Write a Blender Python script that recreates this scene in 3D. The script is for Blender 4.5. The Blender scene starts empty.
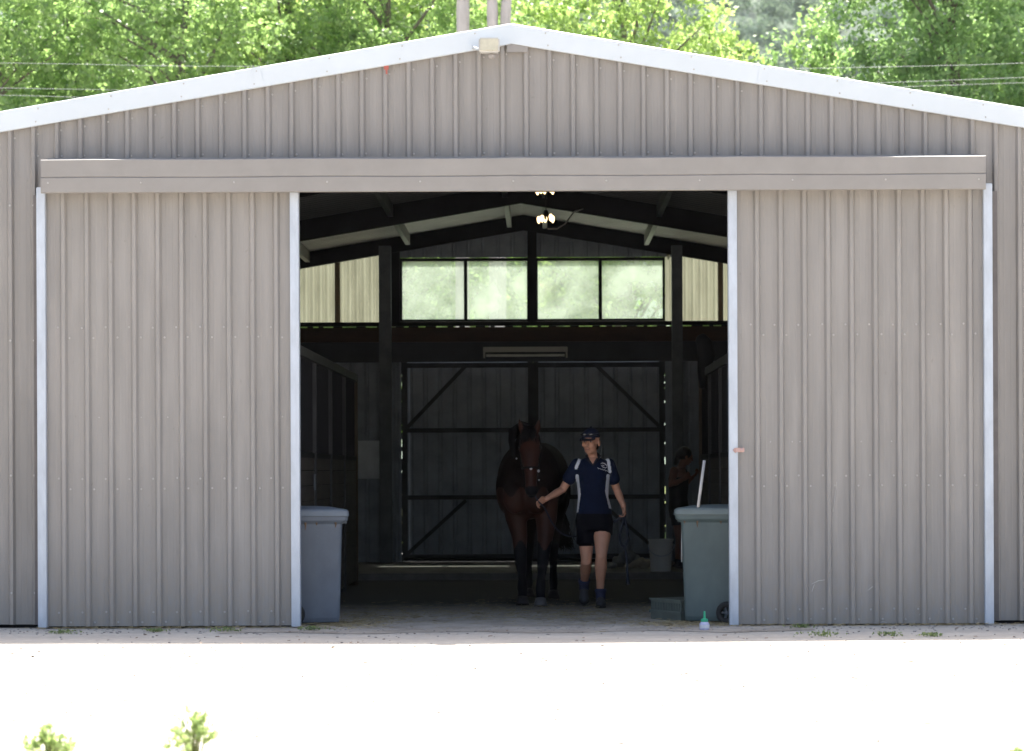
import bpy, bmesh, math, random
import numpy as np
from mathutils import Vector, Matrix
random.seed(7); rng = np.random.default_rng(11)
S = bpy.context.scene
COL = S.collection
R = math.radians

# ------------------------------------------------------------------ camera, sky, sun, exposure
D, PM, VX, HY, ROLL = 22.0, 118.0, 545.0, 471.0, 0.0042
CX, CH = (VX-512)/PM, 1.32
cd = bpy.data.cameras.new('camera'); cam = bpy.data.objects.new('camera', cd); COL.objects.link(cam)
cam.location = (CX, -D, CH); cam.rotation_euler = (R(90), ROLL*-1, 0)
cam.rotation_euler = (Matrix.Rotation(R(90), 3, 'X') @ Matrix.Rotation(-ROLL, 3, 'Z')).to_euler()
cd.sensor_width = 36; cd.lens = D*PM/1024*36
cd.shift_x = -(VX-512)/1024; cd.shift_y = (HY-375.5)/1024
cd.dof.use_dof = True; cd.dof.focus_distance = 23.0; cd.dof.aperture_fstop = 3.2
cd.clip_start = .1; cd.clip_end = 6000
S.camera = cam
SUN_EL, SUN_AZ = R(66), R(8)          # behind the barn, slightly to the right; azimuth measured from +Y towards +X
w = bpy.data.worlds.new('World'); S.world = w; w.use_nodes = True
nt = w.node_tree; bg = nt.nodes['Background']
sk = nt.nodes.new('ShaderNodeTexSky'); sk.sky_type = 'NISHITA'; sk.sun_disc = False
sk.sun_elevation = SUN_EL; sk.sun_rotation = SUN_AZ; sk.dust_density = 4.5; sk.air_density = 1.0; sk.ozone_density = .5
nt.links.new(sk.outputs[0], bg.inputs[0]); bg.inputs[1].default_value = .12
ld = bpy.data.lights.new('sun', 'SUN'); ld.energy = 4.6; ld.angle = R(.6); ld.color = (1, .955, .89)
sun = bpy.data.objects.new('sun', ld); COL.objects.link(sun)
sdir = Vector((math.sin(SUN_AZ)*math.cos(SUN_EL), math.cos(SUN_AZ)*math.cos(SUN_EL), math.sin(SUN_EL)))
sun.rotation_euler = sdir.to_track_quat('Z', 'Y').to_euler()
S.view_settings.view_transform = 'Standard'; S.view_settings.look = 'None'
S.view_settings.exposure = 1.62; S.view_settings.gamma = 1; S.view_settings.use_curve_mapping = False
S.render.engine = 'CYCLES'
S.cycles.max_bounces = 8; S.cycles.diffuse_bounces = 4; S.cycles.glossy_bounces = 2; S.cycles.transparent_max_bounces = 8

# ------------------------------------------------------------------ helpers
def rr(y): return D/(D+y)
def PX(px, y=0.0): return CX + (px-VX)/(PM*rr(y))
def PZ(px, py, y=0.0): return CH + (HY-(py+(px-VX)*ROLL))/(PM*rr(y))
def PP(px, py, y=0.0): return Vector((PX(px, y), y, PZ(px, py, y)))

def new_mat(name):
    m = bpy.data.materials.new(name); m.use_nodes = True
    return m, m.node_tree.nodes, m.node_tree.links, m.node_tree.nodes['Principled BSDF']
def mat(name, col, rough=.6, metal=0.0, var=.15, scale=4.0, bump=0.0, bscale=40.0, stretch=(1, 1, 1), col2=None, spec=.4, detail=6):
    m, n, l, p = new_mat(name)
    tc = n.new('ShaderNodeTexCoord'); mp = n.new('ShaderNodeMapping'); mp.inputs['Scale'].default_value = stretch
    l.new(tc.outputs['Object'], mp.inputs[0])
    nz = n.new('ShaderNodeTexNoise'); nz.inputs['Scale'].default_value = scale; nz.inputs['Detail'].default_value = detail
    nz.inputs['Roughness'].default_value = .65
    l.new(mp.outputs[0], nz.inputs['Vector'])
    cr = n.new('ShaderNodeValToRGB'); c = Vector(col)
    a = c*(1-var); b = c*(1+var) if col2 is None else Vector(col2)
    cr.color_ramp.elements[0].position = .32; cr.color_ramp.elements[1].position = .68
    cr.color_ramp.elements[0].color = (*a, 1); cr.color_ramp.elements[1].color = (min(b[0], 1), min(b[1], 1), min(b[2], 1), 1)
    l.new(nz.outputs[0], cr.inputs[0]); l.new(cr.outputs[0], p.inputs['Base Color'])
    p.inputs['Roughness'].default_value = rough; p.inputs['Metallic'].default_value = metal
    p.inputs['Specular IOR Level'].default_value = spec
    if bump:
        nb = n.new('ShaderNodeTexNoise'); nb.inputs['Scale'].default_value = bscale; nb.inputs['Detail'].default_value = 5
        l.new(mp.outputs[0], nb.inputs['Vector'])
        bp = n.new('ShaderNodeBump'); bp.inputs['Strength'].default_value = bump; bp.inputs['Distance'].default_value = .02
        l.new(nb.outputs[0], bp.inputs['Height']); l.new(bp.outputs[0], p.inputs['Normal'])
    return m

M = {}
def cladding(name, col, dirt=.3):
    m, n, l, p = new_mat(name)
    tc = n.new('ShaderNodeTexCoord')
    def noise(scale, st, det=5):
        mp = n.new('ShaderNodeMapping'); mp.inputs['Scale'].default_value = st
        l.new(tc.outputs['Object'], mp.inputs[0])
        z = n.new('ShaderNodeTexNoise'); z.inputs['Scale'].default_value = scale; z.inputs['Detail'].default_value = det
        l.new(mp.outputs[0], z.inputs['Vector']); return z
    a = noise(1.6, (1, 1, .5)); b = noise(9, (1, 1, .12)); c = noise(26, (1, 1, .5), 8)
    def mix(fac, c1, c2, typ='MIX'):
        x = n.new('ShaderNodeMix'); x.data_type = 'RGBA'; x.blend_type = typ
        if isinstance(fac, float): x.inputs[0].default_value = fac
        else: l.new(fac, x.inputs[0])
        for s, i in ((c1, 6), (c2, 7)):
            if isinstance(s, tuple): x.inputs[i].default_value = (*s, 1)
            else: l.new(s, x.inputs[i])
        return x.outputs[2]
    def ramp(src, lo, hi):
        r = n.new('ShaderNodeMapRange'); r.inputs[1].default_value = lo; r.inputs[2].default_value = hi; l.new(src, r.inputs[0]); return r.outputs[0]
    k = tuple(col)
    x = mix(ramp(a.outputs[0], .3, .7), tuple(v*.93 for v in k), tuple(v*1.05 for v in k))
    x = mix(ramp(b.outputs[0], .45, .75), x, tuple(v*1.16 for v in k))
    x = mix(ramp(c.outputs[0], .70, .84), x, (k[0]*.72, k[1]*.7, k[2]*.66))
    # splashed dust and dirt along the foot of the sheet
    sp = n.new('ShaderNodeSeparateXYZ'); l.new(tc.outputs['Object'], sp.inputs[0])
    mr = n.new('ShaderNodeMapRange'); mr.inputs[1].default_value = .75; mr.inputs[2].default_value = 0.0; l.new(sp.outputs[2], mr.inputs[0])
    mu = n.new('ShaderNodeMath'); mu.operation = 'MULTIPLY'; l.new(mr.outputs[0], mu.inputs[0]); l.new(ramp(c.outputs[0], .3, .6), mu.inputs[1])
    mu2 = n.new('ShaderNodeMath'); mu2.operation = 'MULTIPLY'; l.new(mu.outputs[0], mu2.inputs[0]); mu2.inputs[1].default_value = dirt
    x = mix(mu2.outputs[0], x, (.30, .255, .20))
    l.new(x, p.inputs['Base Color']); p.inputs['Roughness'].default_value = .5; p.inputs['Specular IOR Level'].default_value = .35
    nb = noise(5, (1, 1, .35)); bp = n.new('ShaderNodeBump'); bp.inputs['Strength'].default_value = .6; bp.inputs['Distance'].default_value = .015
    l.new(nb.outputs[0], bp.inputs['Height']); l.new(bp.outputs[0], p.inputs['Normal'])
    return m
TAUPE = (.252, .239, .226)
M['clad'] = cladding('taupe_steel_cladding', TAUPE)
M['clad_door'] = cladding('taupe_steel_door', tuple(v*1.06 for v in TAUPE), .5)
M['flash'] = mat('taupe_flashing', tuple(v*1.02 for v in TAUPE), .5, var=.06, scale=3)
M['white'] = mat('white_capping', (.56, .61, .65), .4, var=.03, scale=2)
M['galv'] = mat('galvanised_steel', (.46, .505, .57), .45, .25, var=.10, scale=12, stretch=(1, 1, .3))
M['screw'] = mat('screw_head', (.40, .385, .375), .5, .1, var=.05)
M['indark'] = mat('weathered_inner_steel', (.25, .28, .33), .55, .2, var=.2, scale=3)
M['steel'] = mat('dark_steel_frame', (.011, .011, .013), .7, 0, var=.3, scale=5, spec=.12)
M['post'] = mat('dull_steel_post', (.085, .095, .11), .55, .2, var=.25, scale=5)
M['roofin'] = mat('roof_sheet_underside', (.13, .135, .14), .6, .1, var=.1, scale=3)
M['rooflit'] = mat('lit_roof_underside', (.66, .65, .63), .5, .1, var=.08, scale=3)
M['purlin'] = mat('galvanised_purlin', (.36, .35, .33), .5, .2, var=.15, scale=5)
M['wood'] = mat('old_timber', (.085, .058, .038), .8, var=.35, scale=6, stretch=(1, 1, .2), bump=.3)
M['stud'] = mat('pale_timber_stud', (.26, .19, .11), .8, var=.3, scale=6, stretch=(1, 1, .2))
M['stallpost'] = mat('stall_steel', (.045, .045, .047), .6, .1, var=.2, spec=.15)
M['gateframe'] = mat('gate_frame_steel', (.042, .045, .052), .7, 0, var=.3, scale=5, spec=.15)
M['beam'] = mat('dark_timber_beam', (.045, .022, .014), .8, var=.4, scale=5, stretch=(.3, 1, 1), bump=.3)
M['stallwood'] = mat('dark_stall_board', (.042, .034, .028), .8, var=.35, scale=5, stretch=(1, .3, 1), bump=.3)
M['rubber'] = mat('black_rubber', (.02, .02, .02), .7, var=.2)
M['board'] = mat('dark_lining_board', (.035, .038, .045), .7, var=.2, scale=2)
M['signwhite'] = mat('pale_notice_board', (.68, .72, .78), .6, var=.12, scale=4)
M['tube'] = mat('fluorescent_fitting', (.42, .41, .38), .5, var=.05)

def obj(name, bm, material, parent=None, smooth=False, kind=None):
    me = bpy.data.meshes.new(name)
    if parent is not None:
        bmesh.ops.translate(bm, verts=bm.verts, vec=-Vector(parent['_org']))
    bm.to_mesh(me); bm.free()
    mats = material if isinstance(material, (list, tuple)) else [material]
    for q in mats: me.materials.append(q)
    if smooth:
        for f in me.polygons: f.use_smooth = True
    o = bpy.data.objects.new(name, me); COL.objects.link(o)
    if parent is not None:
        o.parent = parent; o['_org'] = list(parent['_org'])
    else: o['_org'] = [0, 0, 0]
    if kind: o['kind'] = kind
    return o
def rebase(o, loc):
    loc = Vector(loc); o.data.transform(Matrix.Translation(-loc)); o.location = loc; o['_org'] = list(loc); return o
def thing(name, label, cat, loc=(0, 0, 0), group=None):
    o = bpy.data.objects.new(name, None); COL.objects.link(o); o.location = loc; o.empty_display_size = .2
    o['_org'] = list(loc); o['label'] = label; o['category'] = cat
    if group: o['group'] = group
    return o
def tag(o, label, cat, group=None):
    o['label'] = label; o['category'] = cat
    if group: o['group'] = group
    return o
def box(bm, x0, x1, y0, y1, z0, z1, mi=0):
    v = [bm.verts.new(p) for p in ((x0, y0, z0), (x1, y0, z0), (x1, y1, z0), (x0, y1, z0), (x0, y0, z1), (x1, y0, z1), (x1, y1, z1), (x0, y1, z1))]
    for f in ((0, 3, 2, 1), (4, 5, 6, 7), (0, 1, 5, 4), (1, 2, 6, 5), (2, 3, 7, 6), (3, 0, 4, 7)):
        bm.faces.new([v[i] for i in f]).material_index = mi
def bbox(*a, bev=.006, seg=2):
    bm = bmesh.new(); box(bm, *a); bmesh.ops.bevel(bm, geom=bm.edges[:], offset=bev, segments=seg, affect='EDGES'); return bm
def prism(bm, a, b, w_, h_, up=Vector((0, 0, 1)), mi=0):
    a = Vector(a); b = Vector(b); d = (b-a).normalized(); s = d.cross(up)
    if s.length < 1e-4: s = Vector((1, 0, 0))
    s.normalize(); u = s.cross(d).normalized()
    q = [(-1, -1), (1, -1), (1, 1), (-1, 1)]
    A = [bm.verts.new(a+s*i*w_/2+u*j*h_/2) for i, j in q]; B = [bm.verts.new(b+s*i*w_/2+u*j*h_/2) for i, j in q]
    fs = [bm.faces.new(A[::-1]), bm.faces.new(B)] + [bm.faces.new((A[i], A[(i+1) % 4], B[(i+1) % 4], B[i])) for i in range(4)]
    for f in fs: f.material_index = mi
def tube(bm, pts, rad, n=8, cap=True, mi=0, flat=None):
    """tube through points; rad number or list; flat: (axis vector, factor) squashes rings"""
    pts = [Vector(p) for p in pts]; rad = rad if isinstance(rad, (list, tuple)) else [rad]*len(pts)
    rings = []; prev = None
    for i, p in enumerate(pts):
        d = (pts[min(i+1, len(pts)-1)]-pts[max(i-1, 0)])
        if d.length < 1e-9: d = Vector((0, 0, 1))
        d.normalize()
        if prev is None:
            ref = Vector((1, 0, 0)) if abs(d.x) < .8 else Vector((0, 1, 0)); s = d.cross(ref).normalized()
        else: s = (prev-d*prev.dot(d)).normalized()
        prev = s; t = d.cross(s)
        rg = []
        for k in range(n):
            a = 2*math.pi*k/n; o = (s*math.cos(a)+t*math.sin(a))
            r_ = rad[i]
            if isinstance(r_, tuple):   # (rx, other): scale world x separately
                o = Vector((o.x*r_[0], o.y*r_[1], o.z*(r_[2] if len(r_) > 2 else r_[1])))
            else: o = o*r_
            rg.append(bm.verts.new(p+o))
        rings.append(rg)
    for a, b in zip(rings, rings[1:]):
        for k in range(n):
            bm.faces.new((a[k], a[(k+1) % n], b[(k+1) % n], b[k])).material_index = mi
    if cap:
        for rg, c, sgn in ((rings[0], pts[0], -1), (rings[-1], pts[-1], 1)):
            f = bm.faces.new(rg[::-1] if sgn < 0 else rg); f.material_index = mi
def ball(bm, c, r, seg=14, rings=9, mi=0, rot=None):
    r = r if isinstance(r, (tuple, list)) else (r, r, r)
    mtx = Matrix.Translation(c) @ (rot.to_4x4() if rot else Matrix()) @ Matrix.Diagonal((r[0], r[1], r[2], 1))
    g = bmesh.ops.create_uvsphere(bm, u_segments=seg, v_segments=rings, radius=1, matrix=mtx)
    for v in g['verts']:
        for f in v.link_faces: f.material_index = mi
def limb(bm, pts, rad, n=14):
    tube(bm, pts, rad, n)
    for p, r_ in ((pts[0], rad[0]), (pts[-1], rad[-1])): ball(bm, p, r_ if not isinstance(r_, tuple) else (r_[0], r_[1], r_[2] if len(r_) > 2 else r_[1]), 12, 8)
def loft(bm, rings, n=20):
    """rings: (centre, rx, ry, axis) elliptical cross-sections; axis 'z' rings lie flat, 'y' rings stand facing y"""
    rs = []
    for c, a, b, ax in rings:
        c = Vector(c); rg = []
        for k in range(n):
            t = 2*math.pi*k/n
            rg.append(bm.verts.new(c+(Vector((a*math.cos(t), b*math.sin(t), 0)) if ax == 'z' else Vector((a*math.cos(t), 0, b*math.sin(t))))))
        rs.append(rg)
    for a, b in zip(rs, rs[1:]):
        for k in range(n): bm.faces.new((a[k], a[(k+1) % n], b[(k+1) % n], b[k]))
    bm.faces.new(rs[0][::-1]); bm.faces.new(rs[-1])
def fuse(bm, voxel, smooth=4, fac=.5):
    """melts overlapping closed shapes into ONE continuous surface"""
    bmesh.ops.recalc_face_normals(bm, faces=bm.faces)
    me = bpy.data.meshes.new('tmp'); bm.to_mesh(me); bm.free()
    o = bpy.data.objects.new('tmp', me); COL.objects.link(o)
    m = o.modifiers.new('r', 'REMESH'); m.mode = 'VOXEL'; m.voxel_size = voxel
    s = o.modifiers.new('s', 'SMOOTH'); s.factor = fac; s.iterations = smooth
    dg = bpy.context.evaluated_depsgraph_get(); ev = o.evaluated_get(dg); me2 = bpy.data.meshes.new_from_object(ev)
    out = bmesh.new(); out.from_mesh(me2)
    bpy.data.objects.remove(o); bpy.data.meshes.remove(me); bpy.data.meshes.remove(me2)
    return out

# ribbed steel sheet standing in the XZ plane; ribs stick out towards -Y (sgn=-1)
def ribsheet(bm, x0, x1, y, zb, zt, first, pitch=.2, rw=.062, rt=.028, dep=.034, sgn=-1, swage=True):
    xs = [(x0, 0.0)]; k0 = math.floor((x0-first)/pitch)-1; k = k0
    while True:
        c = first+k*pitch; k += 1
        if c-rw/2 > x1: break
        prof = [(c-rw/2, 0), (c-rt/2, dep), (c+rt/2, dep), (c+rw/2, 0)]
        if swage:
            for s in (.36, .64):
                m_ = c+pitch*s; prof += [(m_-.010, 0), (m_-.003, .0014), (m_+.003, .0014), (m_+.010, 0)]
        xs += [q for q in prof if x0 < q[0] < x1]
    xs.append((x1, 0.0))
    f = lambda g, x: g(x) if callable(g) else g
    prev = None
    for x, d in xs:
        a = bm.verts.new((x, y+sgn*d, f(zb, x))); b = bm.verts.new((x, y+sgn*d, f(zt, x)))
        if prev: bm.faces.new((prev[0], a, b, prev[1]))
        prev = (a, b)
def screws(bm, xs, y, zs, r=.0075, mi=1, jit=.0):
    for x in xs:
        for z in (zs(x) if callable(zs) else zs):
            x_ = x+random.uniform(-jit, jit); z_ = z+random.uniform(-jit, jit)
            vs = [bm.verts.new((x_+r*math.cos(a), y-.006, z_+r*math.sin(a))) for a in [k*math.pi/3 for k in range(6)]]
            bk = [bm.verts.new((x_+r*1.3*math.cos(a), y+.002, z_+r*1.3*math.sin(a))) for a in [k*math.pi/3 for k in range(6)]]
            bm.faces.new(vs[::-1]).material_index = mi
            for k in range(6): bm.faces.new((vs[k], vs[(k+1) % 6], bk[(k+1) % 6], bk[k])).material_index = mi

# ------------------------------------------------------------------ ground
def ground_mat():
    m, n, l, p = new_mat('pale_gravel_ground')
    tc = n.new('ShaderNodeTexCoord')
    def nz(s, st=(1, 1, 1), d=8):
        mp = n.new('ShaderNodeMapping'); mp.inputs['Scale'].default_value = st; l.new(tc.outputs['Object'], mp.inputs[0])
        z = n.new('ShaderNodeTexNoise'); z.inputs['Scale'].default_value = s; z.inputs['Detail'].default_value = d; l.new(mp.outputs[0], z.inputs['Vector']); return z
    a = nz(.5); b = nz(14); c = nz(3, (.35, 1, 1))
    r1 = n.new('ShaderNodeValToRGB'); e = r1.color_ramp.elements
    e[0].position = .3; e[0].color = (.40, .36, .31, 1); e[1].position = .7; e[1].color = (.55, .51, .44, 1)
    ad = n.new('ShaderNodeMath'); ad.operation = 'MULTIPLY_ADD'; l.new(b.outputs[0], ad.inputs[0]); ad.inputs[1].default_value = .6
    sb = n.new('ShaderNodeMath'); sb.operation = 'MULTIPLY_ADD'; l.new(c.outputs[0], sb.inputs[0]); sb.inputs[1].default_value = .6; sb.inputs[2].default_value = -.1
    l.new(sb.outputs[0], ad.inputs[2]); l.new(ad.outputs[0], r1.inputs[0])
    # beyond the yard: rough pasture
    sp = n.new('ShaderNodeSeparateXYZ'); l.new(tc.outputs['Object'], sp.inputs[0])
    mr = n.new('ShaderNodeMapRange'); mr.inputs[1].default_value = 20; mr.inputs[2].default_value = 24; l.new(sp.outputs[1], mr.inputs[0])
    mx = n.new('ShaderNodeMix'); mx.data_type = 'RGBA'; l.new(mr.outputs[0], mx.inputs[0]); l.new(r1.outputs[0], mx.inputs[6]); mx.inputs[7].default_value = (.12, .15, .05, 1)
    l.new(mx.outputs[2], p.inputs['Base Color']); p.inputs['Roughness'].default_value = .95; p.inputs['Specular IOR Level'].default_value = .1
    bp = n.new('ShaderNodeBump'); bp.inputs['Strength'].default_value = .35; bp.inputs['Distance'].default_value = .02
    l.new(b.outputs[0], bp.inputs['Height']); l.new(bp.outputs[0], p.inputs['Normal'])
    return m
bm = bmesh.new()
v = [bm.verts.new(p) for p in ((-3000, -400, 0), (3000, -400, 0), (3000, 3000, 0), (-3000, 3000, 0))]; bm.faces.new(v)
obj('ground', bm, ground_mat(), kind='structure')
def floor_mat():
    m, n, l, p = new_mat('worn_concrete_and_dirt')
    tc = n.new('ShaderNodeTexCoord')
    z = n.new('ShaderNodeTexNoise'); z.inputs['Scale'].default_value = 1.6; z.inputs['Detail'].default_value = 10; z.inputs['Roughness'].default_value = .7; l.new(tc.outputs['Object'], z.inputs['Vector'])
    r1 = n.new('ShaderNodeValToRGB'); e = r1.color_ramp.elements
    e[0].position = .35; e[0].color = (.28, .235, .185, 1); e[1].position = .65; e[1].color = (.52, .46, .385, 1)
    l.new(z.outputs[0], r1.inputs[0])
    # pale concrete threshold giving way to a much darker floor colour a few metres in
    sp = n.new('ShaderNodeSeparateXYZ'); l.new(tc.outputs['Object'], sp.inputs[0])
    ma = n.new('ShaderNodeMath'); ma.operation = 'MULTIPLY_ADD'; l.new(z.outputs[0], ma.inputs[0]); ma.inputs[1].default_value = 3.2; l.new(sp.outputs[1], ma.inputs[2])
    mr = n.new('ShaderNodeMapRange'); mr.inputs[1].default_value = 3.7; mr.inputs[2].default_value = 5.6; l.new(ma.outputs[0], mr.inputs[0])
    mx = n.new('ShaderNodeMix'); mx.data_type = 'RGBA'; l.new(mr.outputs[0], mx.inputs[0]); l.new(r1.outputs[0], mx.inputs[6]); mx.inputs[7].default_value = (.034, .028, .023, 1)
    l.new(mx.outputs[2], p.inputs['Base Color']); p.inputs['Roughness'].default_value = .9
    z2 = n.new('ShaderNodeTexNoise'); z2.inputs['Scale'].default_value = 22; z2.inputs['Detail'].default_value = 8; l.new(tc.outputs['Object'], z2.inputs['Vector'])
    bp = n.new('ShaderNodeBump'); bp.inputs['Strength'].default_value = .5; bp.inputs['Distance'].default_value = .02
    l.new(z2.outputs[0], bp.inputs['Height']); l.new(bp.outputs[0], p.inputs['Normal'])
    return m
YR = D*(1/.62-1)          # rear wall
HW = 6.0                  # barn half width
RX, SL = .0, .168         # ridge x, roof slope
ZTOP = 5.12
def zroof(x): return ZTOP-SL*abs(x-RX)
bm = bmesh.new(); n_ = 40     # apron with an uneven front edge
fr = [bm.verts.new((-2.4+4.9*i/n_, -.75+.12*math.sin(i*.5)+random.uniform(-.05, .05), .004)) for i in range(n_+1)]
bk = [bm.verts.new((-2.4+4.9*i/n_, .15, .004)) for i in range(n_+1)]
for i in range(n_): bm.faces.new((fr[i], fr[i+1], bk[i+1], bk[i]))
v = [bm.verts.new(p) for p in ((-HW+.05, .15, .004), (HW-.05, .15, .004), (HW-.05, YR+.2, .004), (-HW+.05, YR+.2, .004))]; bm.faces.new(v)
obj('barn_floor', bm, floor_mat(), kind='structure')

# ------------------------------------------------------------------ the barn
M['edge_shade'] = mat('door_edge_shade', (.15, .135, .13), .7, var=.15)
TZ0_ = PZ(545, 190.5, -.2)
barn = thing('stable_barn', 'taupe ribbed steel stable barn with white roof edge and wide open doorway', 'barn', (0, .12, 0))
YW = .14
OX0, OX1, OZ = PX(292), PX(738), PZ(545, 188)     # doorway in the front wall
bm = bmesh.new()
F0 = PX(150)
ribsheet(bm, -HW, HW, YW, OZ, lambda x: zroof(x)-.03, F0)
ribsheet(bm, -HW, OX0, YW, .03, OZ, F0)
ribsheet(bm, OX1, HW, YW, .03, OZ, F0)
rx = [F0+.2*k for k in range(-26, 26) if -HW+.1 < F0+.2*k < HW-.1]
screws(bm, [x+.035 for x in rx], YW, lambda x: [zroof(x)-.235], jit=.006)
screws(bm, [x+.035 for x in rx if abs(x) < 4.1], YW, [4.03], jit=.006)
screws(bm, rx, YW-.034, lambda x: [] if abs(x) < 4.0 else [.3, 1.3, 2.45, 3.6], r=.008)
obj('front_wall', bm, [M['clad'], M['screw']], barn)
for s in (-1, 1):
    bm = bmesh.new()
    ribsheet(bm, 0, YR, 0, 0.02, zroof(HW)-.05, .1, sgn=-1)
    for v in bm.verts: v.co = Vector((s*HW-s*v.co.y, v.co.x+YW, v.co.z))
    obj('side_wall', bm, M['clad'], barn)
# roof: outer skin and ribbed underside
for s in (-1, 1):
    bm = bmesh.new()
    ys = [(0, 0)]; k = 0
    y = -.02
    prof = []
    while y < YR-YW-.1:
        prof += [(y, 0), (y+.08, 0), (y+.095, .028), (y+.125, .028), (y+.14, 0)]; y += .2
    for dz, flip in ((0, 1), (-.28, -1)):
        prev = None
        for yy, h in prof:
            if flip < 0: yy = max(yy, .04)
            z0 = ZTOP-.03+dz
            a = bm.verts.new((RX, YW+yy, z0+h)); b = bm.verts.new((s*(HW+.12), YW+yy, z0+h-SL*(HW+.12)))
            if prev: bm.faces.new((prev[0], a, b, prev[1])).material_index = 0 if flip == 1 else (2 if yy > 9.3 else 1)  # rear bay paler, front bays darker: window light put into the sheet colour
            prev = (a, b)
    obj('roof', bm, [M['white'], M['roofin'], M['rooflit']], barn)
# white barge capping, a folded strip in two lengths
for s in (-1, 1):
    bm = bmesh.new(); T = ZTOP+.01; hgt = .175 if s < 0 else .17
    n_ = 8
    cs = []
    for i in range(n_+1):
        x = RX+s*(HW+.15)*i/n_; z = T-SL*abs(x-RX)
        cs.append([bm.verts.new(p) for p in ((x, YW+.16, z), (x, YW-.05, z), (x, YW-.06, z-.008), (x, YW-.06, z-hgt), (x, YW-.04, z-hgt-.004), (x, YW-.035, z-hgt+.01))])
    for a, b in zip(cs, cs[1:]):
        for k in range(5): bm.faces.new((a[k], b[k], b[k+1], a[k+1]))
    x = .3
    while x < HW:
        z = T-SL*x; screws(bm, [RX+s*x], YW-.06, [z-.035], r=.006); screws(bm, [RX+s*(x+.02)], YW-.06, [z-hgt+.03], r=.006); x += .62
    bc = obj('barge_capping', bm, [M['white'], M['screw']], barn)
    for xj in (2.15, 4.6):
        bm = bmesh.new(); z = T-SL*xj; a = Vector((RX+s*(xj-.04), YW-.0615, z-hgt/2+SL*.04)); b = Vector((RX+s*(xj+.04), YW-.0615, z-hgt/2-SL*.04))
        prism(bm, a, b, .004, hgt-.004); obj('lap_joint', bm, M['white'], bc)
bm = bbox(RX-.03, RX+.15, YW-.052, YW-.036, ZTOP-.235, ZTOP-.165, bev=.003)
obj('ridge_patch', bm, M['flash'], barn)
for px in (36.0, 996.5):  # dark strips standing in for the shade beside the door edges
    a = PX(px); obj('door_shade_strip', bbox(a-.03, a+.03, YW-.06, YW-.036, .03, TZ0_+.01, bev=.004), M['edge_shade'], barn)
# red marker tape stub under the capping
bm = bmesh.new(); c = PP(388, 66, YW-.04); box(bm, c.x-.02, c.x+.02, YW-.045, YW-.038, c.z-.03, c.z+.03); box(bm, c.x-.005, c.x+.01, YW-.05, YW-.046, c.z-.07, c.z-.02)
obj('red_tape', bm, mat('red_tape', (.36, .10, .08), .6), barn)
# door track cover
TX0, TX1 = PX(42, -.2), PX(987, -.2); TZ0, TZ1 = PZ(545, 190.5, -.2), PZ(545, 157.5, -.2)
bm = bmesh.new(); pf = [(YW-.03, TZ1+.05), (YW-.035, TZ1+.012), (-.19, TZ1), (-.20, TZ1-.006), (-.20, TZ1-.145), (-.194, TZ1-.15), (-.206, TZ1-.158), (-.206, TZ0), (-.19, TZ0-.006), (-.16, TZ0)]
n_ = 16; cs = []
for i in range(n_+1):
    x = TX0+(TX1-TX0)*i/n_; wob = .003*math.sin(i*1.7)
    cs.append([bm.verts.new((x, y_, z_+(wob if 1 < k < 7 else 0))) for k, (y_, z_) in enumerate(pf)])
for a, b in zip(cs, cs[1:]):
    for k in range(len(pf)-1): bm.faces.new((a[k], b[k], b[k+1], a[k+1]))
for e_ in (cs[0], cs[-1]):
    bm.faces.new(e_)
screws(bm, [TX0+.06+(TX1-TX0-.12)*i/10 for i in range(11)], -.206, [TZ0+.08])
obj('track_cover', bm, [M['flash'], M['screw']], barn)
# rough dirt gap filler: bottom rail of wall
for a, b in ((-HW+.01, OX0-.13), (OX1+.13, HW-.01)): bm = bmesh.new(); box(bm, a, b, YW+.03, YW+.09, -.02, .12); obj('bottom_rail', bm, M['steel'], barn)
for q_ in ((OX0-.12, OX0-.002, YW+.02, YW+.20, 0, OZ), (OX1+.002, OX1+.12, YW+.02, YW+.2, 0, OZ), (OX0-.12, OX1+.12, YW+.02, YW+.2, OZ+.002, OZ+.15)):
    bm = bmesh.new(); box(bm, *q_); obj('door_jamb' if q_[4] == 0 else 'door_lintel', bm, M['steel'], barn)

def sliding_door(pxa, pxb, first, zb, side):
    x0, x1 = PX(pxa), PX(pxb); zt = TZ0+.06
    bm = bmesh.new(); e = .075
    ribsheet(bm, x0+e-.01, x1-e+.01, -.02, zb+.01, zt, first, sgn=-1)
    rs = [first+.2*k for k in range(-14, 16) if x0+e+.04 < first+.2*k < x1-e-.04]
    for z in (.09, 1.22, 2.50):
        screws(bm, [x-.05 for x in rs], -.02, [z+.05], jit=.004); screws(bm, [x+.05 for x in rs], -.02, [z-.035], jit=.004)
    screws(bm, [random.uniform(x0+.1, x1-.1) for _ in range(7)], -.02, [random.uniform(.4, 3.3)], r=.005)
    d = obj('sliding_door', bm, [M['clad_door'], M['screw']], barn)
    for a in (x0, x1-e):
        obj('edge_channel', bbox(a, a+e, -.075, .03, zb, zt, bev=.005), M['galv'], d)
    for za, zc in ((.015, .07), (1.78, 1.84)):
        bm = bmesh.new(); box(bm, x0+e, x1-e, -.015, .025, zb+za, zb+zc); obj('inner_rail', bm, M['post'], d)
    return d
dl = sliding_door(39, 300.5, PX(65), .012, 0)
dr = sliding_door(728.5, 992, PX(757.5), .006, 1)
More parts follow.
